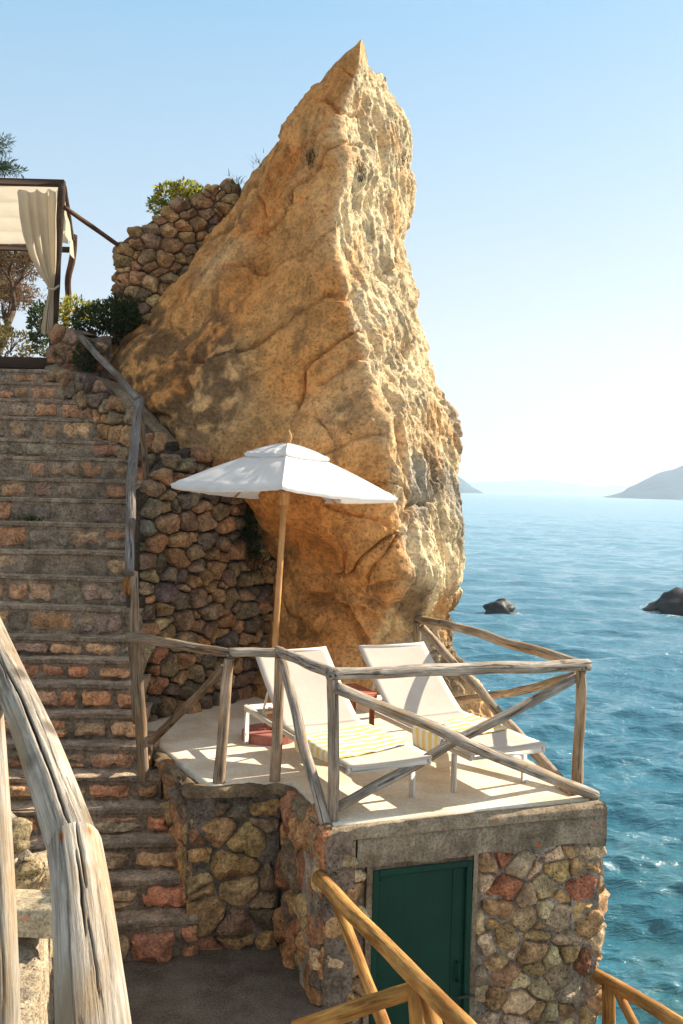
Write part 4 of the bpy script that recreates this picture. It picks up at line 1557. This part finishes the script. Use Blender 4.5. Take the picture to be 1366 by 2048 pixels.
# canvas roof: strips sagging between the beams
mb = MB()
rows = []
for i in range(41):
    s = i / 40
    row = []
    for j in range(31):
        w = j / 30
        p = P(-180 + 302 * w, 374, DP).lerp(P(-180 + 318 * w, 486, 13.2), s)
        p.z += .03 - .07 * abs(math.sin(s * math.pi * 4)) ** .8 - .03 * s + .008 * mn.noise(p * 4)
        row.append(mb.vert(p))
    rows.append(row)
mb.grid(rows)
mb.build('canvas_roof', M['curtain'], pg)
# side valance at the right
mb = MB()
rows = []
for i in range(13):
    s = i / 12
    top_ = P(126, 376, DP + .05).lerp(P(146, 470, 13.0), s)
    row = []
    for j in range(6):
        q = top_ + Vector((.03 * math.sin(s * 14) * j / 5 + .02 * j / 5, 0, -.07 * j))
        row.append(mb.vert(q))
    rows.append(row)
mb.grid(rows)
mb.build('side_valance', M['curtain'], pg)
# tied curtain
mb = MB()
prof = [(380, 34, 116), (400, 36, 116), (430, 38, 116), (470, 45, 116), (510, 58, 114), (545, 76, 112), (568, 92, 110), (578, 98, 109), (592, 97, 108), (620, 92, 107), (650, 88, 106), (668, 86, 104)]
rows = []
for i in range(45):
    y = 380 + 288 * i / 44
    xl = np.interp(y, [p_[0] for p_ in prof], [p_[1] for p_ in prof]); xr = np.interp(y, [p_[0] for p_ in prof], [p_[2] for p_ in prof])
    row = []
    tight = 1 - .75 * math.exp(-((y - 578) / 40) ** 2)
    for j in range(61):
        w = j / 60
        skew = w + .12 * math.sin(math.pi * w) * (y - 380) / 288
        p = P(xl + (xr - xl) * skew, y, DP - .06)
        ph = w * 2 * math.pi * 4.2 + .8 * mn.noise(Vector((w * 3, y * .01, 1)))
        p.y += -.055 * tight * math.sin(ph) * (.5 + .5 * min(1, (y - 372) / 60)) - .03
        p.x += .012 * tight * math.cos(ph)
        if i < 3: p.z -= (3 - i) * .012 * (.5 + .5 * math.cos(w * 2 * math.pi * 3))
        row.append(mb.vert(p))
    rows.append(row)
mb.grid(rows)
cu = mb.build('curtain', M['curtain'], pg)
mb = MB(); tube(mb, [P(94, 576, DP - .14), P(108, 579, DP - .15), P(118, 571, DP - .05)], .012, 8); mb.build('tieback', M['curtain'], pg)
mb = MB(); a, b = P(-150, 722, 10.75), P(98, 727, 10.7)
mb.box((a + b) / 2, ((b - a).length, .06, .13), Matrix.Rotation(-math.atan2((b - a).z, (b - a).x), 3, 'Y'), .01); mb.build('sill_board', M['wood_dark'], pg)

# upper ground behind the stairs
mb = MB()
rows = []
for i in range(40):
    row = []
    for j in range(50):
        x = -12 + 9.6 * j / 49; y = 10.7 + 14 * i / 39
        p = Vector((x, y, 0))
        z = 3.3 + .12 * mn.noise(p * .6) + .03 * mn.noise(p * 3) - .02 * (y - 10.7) + (.0 if j < 44 else -.25 * (j - 43))
        row.append(mb.vert((x, y, z), (.22, .16, .10)))
    rows.append(row)
mb.grid(rows)
o = mb.build('hillside', M['stone']); tag(o, kind='structure')

# ------------------------------------------------------------------ plants
GREEN = [(.055, .085, .018), (.075, .11, .022), (.035, .055, .014), (.10, .13, .03)]
YEL = [(.14, .18, .03), (.34, .32, .04), (.58, .46, .05), (.10, .14, .03), (.46, .40, .05)]
DARKG = [(.028, .048, .016), (.045, .075, .02), (.065, .085, .025)]


def stems(mb, cen, n, L, r, seed, spread=.7, col=(.10, .075, .05)):
    rnd = random.Random(seed)
    for _ in range(n):
        d = Vector((rnd.uniform(-1, 1) * spread, rnd.uniform(-1, 1) * spread, rnd.uniform(.4, 1))).normalized()
        tube(mb, [Vector(cen), Vector(cen) + d * L * .5 + Vector((0, 0, .02)), Vector(cen) + d * L], [r, r * .7, r * .3], 5, col)


def bush(name, label, cat, cen, clumps, cols, size, seed, stem=None, aspect=2.0):
    r = empty(name, cen, label, cat)
    mb = MB()
    for i, (dx, dy, dz, rx, ry, rz, n) in enumerate(clumps):
        leaf_clump(mb, Vector(cen) + Vector((dx, dy, dz)), (rx, ry, rz), n, size, cols, seed + i, aspect=aspect)
    mb.build('foliage', M['leaf'], r, smooth=False)
    mb = MB(); stems(mb, Vector(cen) - Vector((0, 0, .12)), 9, (stem or .3), .009, seed); mb.build('stems', M['bark'], r)
    return r


bc = P(362, 392, 11.75)
bush('flowering_shrub', 'yellow flowering shrub on top of the masonry buttress', 'shrub', bc,
     [(-.12, 0, -.02, .19, .2, .16, 700), (.06, .05, .02, .20, .2, .17, 800), (.22, .1, -.0, .18, .18, .11, 500), (-.27, 0, -.12, .10, .1, .10, 240)], YEL, .05, 3)
bc = P(208, 628, 11.2)
bush('creeping_shrub', 'dark green creeping shrub between the pergola and the rock', 'shrub', bc,
     [(.12, -.1, -.04, .26, .25, .17, 1100), (-.14, .1, -.06, .24, .25, .15, 900), (.2, 0, .12, .16, .2, .10, 400), (.28, -.1, -.04, .15, .2, .13, 500), (-.05, .1, -.2, .35, .2, .12, 800)], DARKG + [(.05, .07, .02)], .045, 13)
bc = P(158, 620, 12.2)
bush('yellow_green_shrub', 'sunlit yellow green shrub behind the pergola post', 'shrub', bc,
     [(-.05, .0, .0, .22, .3, .16, 500), (.2, .1, -.02, .2, .3, .12, 400), (-.15, 0, -.1, .15, .2, .14, 260)], YEL, .05, 23)
bc = P(170, 712, 10.35)
bush('wall_tussock', 'small dark green bush growing on the stub pillar', 'shrub', bc, [(0, 0, 0, .11, .1, .14, 500), (.06, 0, -.06, .08, .1, .1, 260)], DARKG, .05, 33, .15, 3.5)
bc = P(84, 650, 12.6)
bush('dark_shrub', 'dark shrub standing behind the tied curtain', 'shrub', bc, [(0, 0, .0, .16, .2, .26, 520), (.05, 0, -.25, .14, .2, .16, 240), (-.1, .1, .12, .1, .1, .12, 160)], DARKG, .06, 43)
bc = P(20, 690, 14.5)
bush('olive_shrub', 'olive green shrub at the left edge behind the stair top', 'shrub', bc, [(0, 0, .0, .42, .4, .22, 700), (-.3, .1, .2, .3, .3, .22, 500), (.3, .2, -.12, .25, .3, .12, 240)], [(.13, .11, .04), (.17, .14, .05), (.08, .08, .025), (.22, .17, .07)], .06, 53)

# hanging grass on the retaining wall
gp = empty('hanging_grass', P(505, 1040, 9.5), 'green grass tuft hanging on the retaining wall by the umbrella pole', 'plant')
mb = MB()
for (px, py, n) in ((492, 1035, 110), (505, 1075, 150), (512, 1110, 130), (500, 1060, 100), (520, 1125, 70)):
    blades(mb, P(px, py, 9.42), (.04, .03, .05), n, .16, DARKG + [(.055, .08, .02)], px, 1.1, (0, -.5, -.5))
mb.build('foliage', M['leaf'], gp, smooth=False)
gp = empty('step_tuft', P(62, 1040, 8.9), 'small dark grass tuft growing from a stone step', 'plant')
mb = MB(); blades(mb, P(60, 1040, 8.86), (.07, .02, .01), 160, .09, DARKG, 5, .7, (0, -.3, 0)); mb.build('foliage', M['leaf'], gp, smooth=False)
gp = empty('terrace_weed', P(300, 1350, 8.5), 'green moss and weeds at the left foot of the retaining wall', 'plant')
mb = MB(); blades(mb, P(298, 1345, 8.5), (.03, .02, .10), 160, .08, DARKG + [(.05, .065, .02)], 6, .8); mb.build('foliage', M['leaf'], gp, smooth=False)

# dry tufts on the rock
for i, (px, py, D, n, L, lab) in enumerate(((628, 322, 9.98, 260, .11, 'dry brown tuft clinging high on the shaded rock face'), (718, 356, 9.98, 200, .12, 'grey dry tuft in a hollow on the sunlit rock face'),
                                       (797, 326, 10.95, 160, .11, 'dry tuft on the seaward edge of the rock'), (516, 330, 11.3, 40, .09, 'tiny green sprig on the rock skyline'), (468, 368, 11.6, 40, .13, 'thin grass sprig where buttress meets rock'))):
    g = empty('dry_tuft', P(px, py, D), lab, 'plant')
    mb = MB(); blades(mb, P(px, py, D), (.04, .04, .05), n, L, [(.10, .075, .05), (.06, .048, .035), (.16, .12, .07)] if i < 3 else GREEN, 60 + i, .5, (0, -.2, 0)); mb.build('foliage', M['leaf'], g, smooth=False)


# trees behind the pergola
def tree(name, label, base, height, seed, cols, leaf, nleaf, lean=(0, 0), levels=4, spread=.8, bark=(.15, .11, .075), r0=.1, cl=.22, aspect=3):
    rnd = random.Random(seed)
    r = empty(name, base, label, 'tree')
    tb_, lb = MB(), MB()

    def br(p, d, L, rad, lv):
        pts = [p]
        q = p
        dd = d
        for i in range(4):
            dd = (dd + Vector((rnd.uniform(-1, 1), rnd.uniform(-1, 1), rnd.uniform(-.5, .7))) * .22).normalized()
            q = q + dd * L / 4
            pts.append(q)
        tube(tb_, pts, [rad * (1 - .45 * i / 4) for i in range(5)], 6 if lv < 2 else 4, bark)
        if lv >= levels:
            if nleaf:
                leaf_clump(lb, q, (cl, cl, cl * .7), nleaf, leaf, cols, rnd.randint(0, 9999), aspect=aspect, shell=.2)
            return
        for _ in range(rnd.choice((2, 3, 3))):
            k = rnd.randint(2, 4)
            nd = (dd + Vector((rnd.uniform(-1, 1), rnd.uniform(-1, 1), rnd.uniform(-.5, .6))) * spread).normalized()
            br(pts[k], nd, L * rnd.uniform(.55, .8), rad * .55, lv + 1)
    br(Vector(base), Vector((lean[0], lean[1], 1)).normalized(), height * .42, r0, 0)
    tb_.build('trunk', M['bark'], r)
    if lb.v: lb.build('crown', M['leaf'], r, smooth=False)
    return r


tree('dry_tree', 'dry brown branching tree seen under the pergola canvas', P(-20, 745, 15.0), 2.5, 5, [(.22, .12, .065), (.30, .18, .10), (.15, .09, .05), (.19, .15, .06)], .075, 64, (.25, 0), 5, 1.0, (.20, .12, .08), .08, .2, 4)
tree('tamarisk_tree', 'thin twiggy grey tree at the left edge behind the pergola', P(-120, 760, 16.5), 2.9, 17, [(.20, .13, .07), (.26, .17, .09), (.15, .14, .055)], .075, 60, (.45, 0), 5, 1.0, (.15, .105, .07), .08, .18, 4)
# pine: layered boughs
pt = empty('pine_tree', P(-130, 760, 17.0), 'green pine whose bough tips reach in above the pergola', 'tree')
mb = MB(); bx0 = P(-130, 760, 17.0); bx1 = P(-120, 60, 17.0)
tube(mb, [bx0, bx0.lerp(bx1, .5), bx1], [.16, .11, .03], 8, (.1, .07, .05)); mb.build('trunk', M['bark'], pt)
mb = MB()
rnd = random.Random(8)
for k in range(30):
    py = 100 + 18 * k
    c0_ = P(-142, py, 17.0)
    for q in range(3):
        L = .45 + .85 * min(1, k / 12) * rnd.uniform(.8, 1.1)
        az = rnd.uniform(-2.4, 2.4) * (1 if q else .12)
        d = Vector((math.cos(az), math.sin(az), rnd.uniform(-.05, .22)))
        for s in np.linspace(.3, 1, 7):
            leaf_clump(mb, c0_ + d * L * s * 1.05, (.14, .14, .06), 70, .10, [(.02, .045, .015), (.035, .065, .02), (.05, .08, .02)], 900 + k * 31 + q * 7 + int(s * 10), shell=.1, aspect=6)
mb.build('crown', M['leaf'], pt, smooth=False)

# ------------------------------------------------------------------ ground at the lower left
mb = MB()
rows = []
for i in range(110):
    row = []
    for j in range(80):
        x = -3.2 + 2.5 * j / 79; y = 2.6 + 3.9 * i / 109
        p = Vector((x, y, 0))
        z = -.52 + .10 * (y - 3) / 2.5 + .05 * fbm(p, 2.2, 4) + .035 * abs(mn.noise(p * 7)) + .02 * mn.noise(p * 17)
        xe = -.285 * y; z -= 1.1 * smooth01(xe - .06, xe + .06, x + .05 * mn.noise(p * 4))
        row.append(mb.vert((x, y, z), tuple(c * (1 + .2 * mn.noise(p * 5)) for c in (.52, .41, .27))))
    rows.append(row)
mb.grid(rows)
o = mb.build('rocky_ground', M['stone']); tag(o, kind='structure')
mb = MB()
lw_ = PathU([Vector((-2.9, 6.05)), Vector((-1.86, 5.85)), Vector((-1.74, 5.6)), Vector((-1.6, 5.25))])
stone_face(mb, PathU([Vector((-2.9, 5.62)), Vector((-1.95, 5.55)), Vector((-1.78, 5.6)), Vector((-1.66, 5.9))]), 0, 1.42, -1.15, lambda u: .46 - .3 * u if u < 1.0 else .16 - 1.15 * (u - 1.0), .22, .17, [((.56, .42, .25), 3), ((.50, .36, .2), 2), ((.6, .5, .36), 2)], 131, .07, .01, (.5, .42, .31), back=.3, nrough=.03)
o = mb.build('rubble_wall', M['stone']); tag(o, 'sunlit low rubble wall at the left edge of the lower steps', 'wall')
mb = MB()
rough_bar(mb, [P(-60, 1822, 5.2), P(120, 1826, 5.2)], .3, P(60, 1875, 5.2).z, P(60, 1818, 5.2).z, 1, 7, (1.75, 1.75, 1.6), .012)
o = mb.build('concrete_ledge', M['concrete']); tag(o, 'pale sunlit concrete ledge behind the bleached logs', 'ledge')

# hillside left of the stairs, keeps other views closed
mb = MB()
rows = []
for i in range(50):
    row = []
    for j in range(40):
        x = -11 + 8.3 * j / 39; y = 2 + 9.0 * i / 49
        xe = -2.2 - .62 * max(0, y - 6.0) * .62
        x = min(x, xe) if j == 39 else -11 + (xe + 11) * j / 39
        p = Vector((x, y, 0))
        z = -.9 + max(0, (y - 6.4)) * 1.02 - .25 + .12 * mn.noise(p * .7) + .05 * mn.noise(p * 3)
        row.append(mb.vert((x, y, min(z, 3.0)), (.36, .26, .16)))
    rows.append(row)
mb.grid(rows)
o = mb.build('terrain', M['stone']); tag(o, kind='structure')

# ------------------------------------------------------------------ sea
q1 = G(1000, 1226, SEA); q2 = G(1395, 1228, SEA)
FOAM = [(q1.x + .1, q1.y, .85), (q2.x + .2, q2.y + .5, 2.3), (1.7, 8.6, .5)]


def sea():
    near = np.exp(np.linspace(math.log(4.0), math.log(260), 760))
    far = np.exp(np.linspace(math.log(262), math.log(26000), 60))
    Dr = np.concatenate([near, far])
    ang = np.concatenate([np.linspace(-75, -8, 60)[:-1], np.linspace(-8, 26, 340)[:-1], np.linspace(26, 75, 70)])
    a = np.radians(ang)
    X = np.outer(Dr, np.tan(a)); Y = np.outer(Dr, np.ones_like(a))
    X = np.where(np.abs(ang)[None, :] > 60, X, X)
    Z = np.zeros_like(X)
    dx = np.zeros_like(X); dy = np.zeros_like(X)
    rnd = random.Random(4)
    spac = np.outer(Dr, np.full_like(a, .0062))
    for k in range(96):
        lam = .28 * (4.2 / .28) ** (rnd.random() ** 1.5)
        th = math.radians(-94 + rnd.gauss(0, 24))
        kx, ky = 2 * math.pi / lam * math.cos(th), 2 * math.pi / lam * math.sin(th)
        amp = .0122 * lam ** .75 * rnd.uniform(.6, 1.3)
        ph = rnd.uniform(0, 6.28)
        # break the regularity: groups of waves
        g = .55 + .45 * np.sin(X * rnd.uniform(.05, .35) + Y * rnd.uniform(.05, .3) + rnd.uniform(0, 6))
        fade = np.clip((lam / (spac * 2.6)) - .6, 0, 1)
        arg = kx * X + ky * Y + ph + .9 * np.sin(.31 * X + rnd.uniform(0, 6)) + .7 * np.sin(.23 * Y + rnd.uniform(0, 6))
        s = np.sin(arg)
        Z += amp * g * fade * (s + .28 * np.cos(2 * arg))
        c = np.cos(arg) * amp * g * fade * .8
        dx += c * math.cos(th); dy += c * math.sin(th)
    mb = MB()
    r, c = X.shape
    vs = np.stack([X + dx, Y + dy, Z + SEA], -1).reshape(-1, 3)
    fo = np.zeros_like(X)
    for (fx, fy, fr) in FOAM:
        dd = np.sqrt((X - fx) ** 2 + ((Y - fy) * .8) ** 2)
        fo = np.maximum(fo, np.clip(1.55 - dd / fr, 0, 1))
    fc = np.zeros((r * c, 3)); fc[:, 0] = fo.ravel()
    mb.v = vs.tolist(); mb.c = fc.tolist(); mb.l = [(0, 0, 0)] * (r * c)
    idx = np.arange(r * c).reshape(r, c)
    mb.f = np.stack([idx[:-1, :-1], idx[:-1, 1:], idx[1:, 1:], idx[1:, :-1]], -1).reshape(-1, 4).tolist()
    return mb


t = NT('sea_water')
co = t.coords()
geo = t.n('ShaderNodeNewGeometry')
sx = t.n('ShaderNodeSeparateXYZ'); t.link(geo.outputs['Position'], sx.inputs[0])
dist = t.math('SQRT', t.math('ADD', t.math('POWER', sx.outputs[0], 2), t.math('POWER', sx.outputs[1], 2)))
deep = t.mix((.02, .14, .20), (.17, .34, .43), t.ramp(t.math('DIVIDE', dist, 90), [(.1, 0.0), (.9, 1.0)]))  # paler with distance: low sky reflection painted into the base colour
shal = t.noise(co, .55, 4, .6, .4)
near = t.ramp(t.math('DIVIDE', dist, 22), [(.42, 1.0), (.85, 0.0)])
bed = t.mix((.035, .075, .055), (.07, .13, .10), t.ramp(shal, [(.4, 0.0), (.6, 1.0)]))
c = t.mix(deep, bed, t.math('MULTIPLY', near, t.ramp(shal, [(.38, .1), (.6, .55)])))
fm = t.noise(co, 2.2, 6, .72, .8)
fmask = t.math('MULTIPLY', t.ramp(fm, [(.66, 0.0), (.73, 1.0)]), near)
c = t.mix(c, (.8, .84, .85), t.math('MULTIPLY', fmask, .2))
fsp = t.n('ShaderNodeSeparateColor'); t.link(t.attr(), fsp.inputs[0])
fn2 = t.noise(co, 5.5, 6, .75, .6)
fm2 = t.ramp(t.math('ADD', fn2, t.math('MULTIPLY', fsp.outputs[0], .30)), [(.68, 0.0), (.76, 1.0)])
c = t.mix(c, (.82, .85, .86), t.math('MULTIPLY', fm2, t.math('MULTIPLY', t.ramp(fsp.outputs[0], [(.02, 0.0), (.3, 1.0)]), .8)))
mp = t.n('ShaderNodeMapping'); mp.inputs['Scale'].default_value = (.5, 1.35, 1); t.link(geo.outputs['Position'], mp.inputs[0])
w1_ = t.noise(mp.outputs[0], 4.2, 5, .62, .3)
w2_ = t.noise(mp.outputs[0], .9, 4, .6, .3)
far_ = t.ramp(t.math('DIVIDE', dist, 400), [(.08, 0.0), (.5, 1.0)])
w3_ = t.noise(mp.outputs[0], 11, 4, .65, .2)
nb = t.bump(w2_, .5, .40)
nb = t.bump(w1_, .8, .11, nb)
nb = t.bump(w3_, .3, .02, nb)
M['sea'] = t.done(c, t.ramp(t.math('DIVIDE', dist, 150), [(.05, .07), (.8, .22)]), nb, .5)
t.b.inputs['IOR'].default_value = 1.42
o = sea().build('sea', M['sea']); tag(o, kind='structure')

# rocks in the sea
def sea_rock(cen, rad, seed, label):
    mb = MB()
    rows = []
    for i in range(22):
        ph = math.pi * (.02 + .98 * i / 21)
        row = []
        for j in range(36):
            th = 2 * math.pi * j / 36
            d = Vector((math.sin(ph) * math.cos(th), math.sin(ph) * math.sin(th), math.cos(ph)))
            k = 1 + .30 * mn.noise(d * 1.6 + Vector((seed, 0, 0))) + .14 * mn.noise(d * 4 + Vector((seed, 2, 0))) + .06 * mn.noise(d * 9 + Vector((seed, 2, 0)))
            row.append(mb.vert(Vector(cen) + Vector((d.x * rad[0], d.y * rad[1], d.z * rad[2])) * k))
        rows.append(row)
    mb.grid(rows, True)
    mb.face(*rows[0]); mb.face(*reversed(rows[-1]))
    o = mb.build('sea_rock', M['sea_rock'], recalc=True)
    tag(o, label, 'rock', 'dark rocks in the sea')


q = G(1000, 1226, SEA); sea_rock((q.x, q.y + .2, SEA + .02), (.70, .6, .52), 3, 'small dark rock awash in the sea by itself')
q = G(1395, 1228, SEA); sea_rock((q.x + .3, q.y + .8, SEA - .1), (2.3, 1.6, 1.05), 8, 'larger black rock in the sea cut by the right edge')

# ------------------------------------------------------------------ far coast
M['hill'] = simple('far_hill_scrub', (.05, .085, .105), .95, .05, .03, .35)


def hill(name, outline, D, depth, seed):
    """outline: (px, height px above the waterline) ridge; a real ridge with width"""
    mb = MB()
    xs = [o_[0] for o_ in outline]
    n = 160
    rows = []
    for k in range(15):
        w = k / 14
        prof = math.sin(math.pi * min(1, w * 1.0)) ** .9
        row = []
        for i in range(n):
            px = xs[0] + (xs[-1] - xs[0]) * i / (n - 1)
            h = np.interp(px, xs, [o_[1] for o_ in outline]) / F * D
            x = (px - 683) / F * D
            y = D + depth * (w - .5)
            p = Vector((x * .01, y * .01, seed))
            z = SEA - 1.5 + (h + 1.5) * prof * (1 + .10 * mn.noise(p * 1.4) * (1 - prof * .5)) + h * .05 * mn.noise(p * 5)
            row.append(mb.vert((x * (y / D), y, z)))
        rows.append(row)
    mb.grid(rows)
    o = mb.build(name, M['hill']); tag(o, kind='structure')


hill('hills', [(1205, 0), (1225, 4), (1248, 12), (1256, 20), (1275, 28), (1310, 46), (1366, 66), (1450, 95), (1600, 150), (1800, 120), (2000, 0)], 1500, 700, 2)
hill('hills', [(300, 0), (500, 60), (700, 90), (850, 62), (905, 40), (925, 26), (945, 10), (962, 3), (968, 0)], 1900, 700, 5)
hill('hills', [(900, 14), (960, 18), (1010, 20), (1080, 26), (1130, 22), (1180, 15), (1240, 18), (1300, 10)], 5200, 1800, 9)

# ------------------------------------------------------------------ sea air
mb = MB()
mb.box((0, 0, 78), (64000, 64000, 172), None, 1.0)
hm = bpy.data.materials.new('sea_air'); hm.use_nodes = True
ht = hm.node_tree; ht.nodes.clear()
ho = ht.nodes.new('ShaderNodeOutputMaterial'); hv = ht.nodes.new('ShaderNodeVolumePrincipled')
hv.inputs['Color'].default_value = (.66, .765, .88, 1); hv.inputs['Density'].default_value = .00036; hv.inputs['Anisotropy'].default_value = .35
ht.links.new(hv.outputs[0], ho.inputs['Volume'])
o = mb.build('haze', hm, None, False); tag(o, kind='stuff')

# ------------------------------------------------------------------ sky, sun, camera
w = bpy.data.worlds.new('World'); scene.world = w; w.use_nodes = True
nt = w.node_tree
bg = nt.nodes['Background']
sk = nt.nodes.new('ShaderNodeTexSky'); sk.sky_type = 'NISHITA'; sk.sun_disc = False
el = math.asin(SUN.z); az = math.atan2(SUN.x, SUN.y)
sk.sun_elevation = el; sk.sun_rotation = az
sk.air_density = 1.0; sk.dust_density = 1.5; sk.ozone_density = 1.5
tc = nt.nodes.new('ShaderNodeTexCoord'); sxyz = nt.nodes.new('ShaderNodeSeparateXYZ')
nt.links.new(tc.outputs['Generated'], sxyz.inputs[0])
rp = nt.nodes.new('ShaderNodeValToRGB')
K = 1 / (.15 * 2)
stops = [(0.0, (.60, .58, .57)), (.06, (.60, .585, .58)), (.14, (.56, .585, .61)), (.26, (.41, .53, .625)), (.44, (.225, .44, .63)), (.56, (.44, .50, .55)), (1.0, (.40, .42, .45))]
while len(rp.color_ramp.elements) < len(stops): rp.color_ramp.elements.new(.5)
for e, (p_, c_) in zip(rp.color_ramp.elements, stops):
    e.position = p_; e.color = (*c_, 1)
nt.links.new(sxyz.outputs[2], rp.inputs[0])
sc_ = nt.nodes.new('ShaderNodeVectorMath'); sc_.operation = 'SCALE'; sc_.inputs[3].default_value = K
nt.links.new(rp.outputs[0], sc_.inputs[0])
mxw = nt.nodes.new('ShaderNodeMix'); mxw.data_type = 'RGBA'; mxw.inputs[0].default_value = .88
nt.links.new(sk.outputs[0], mxw.inputs[6]); nt.links.new(sc_.outputs[0], mxw.inputs[7])
nt.links.new(mxw.outputs[2], bg.inputs[0])
bg.inputs[1].default_value = .15

sl = bpy.data.lights.new('sun', 'SUN'); sl.energy = 4.2; sl.angle = R(.5); sl.color = (1.0, .89, .74)
so = bpy.data.objects.new('sun', sl); COL.objects.link(so)
so.rotation_euler = (-SUN).to_track_quat('-Z', 'Y').to_euler()

cam = bpy.data.cameras.new('camera'); co_ = bpy.data.objects.new('camera', cam); COL.objects.link(co_)
co_.location = (0, 0, H)
co_.rotation_euler = (Matrix.Rotation(R(90), 3, 'X') @ Matrix.Rotation(TH, 3, 'Z')).to_euler()
cam.sensor_fit = 'VERTICAL'; cam.sensor_height = 36; cam.lens = F / 2048 * 36
cam.shift_y = -(1024 - 973) / 2048
cam.clip_start = .05; cam.clip_end = 60000
scene.camera = co_

scene.view_settings.view_transform = 'Standard'
scene.view_settings.look = 'None'
scene.view_settings.exposure = 1.3
scene.view_settings.gamma = 1.0
scene.render.film_transparent = False
scene.cycles.max_bounces = 6
scene.cycles.diffuse_bounces = 4
scene.cycles.volume_bounces = 1
scene.cycles.caustics_reflective = False
scene.cycles.caustics_refractive = False
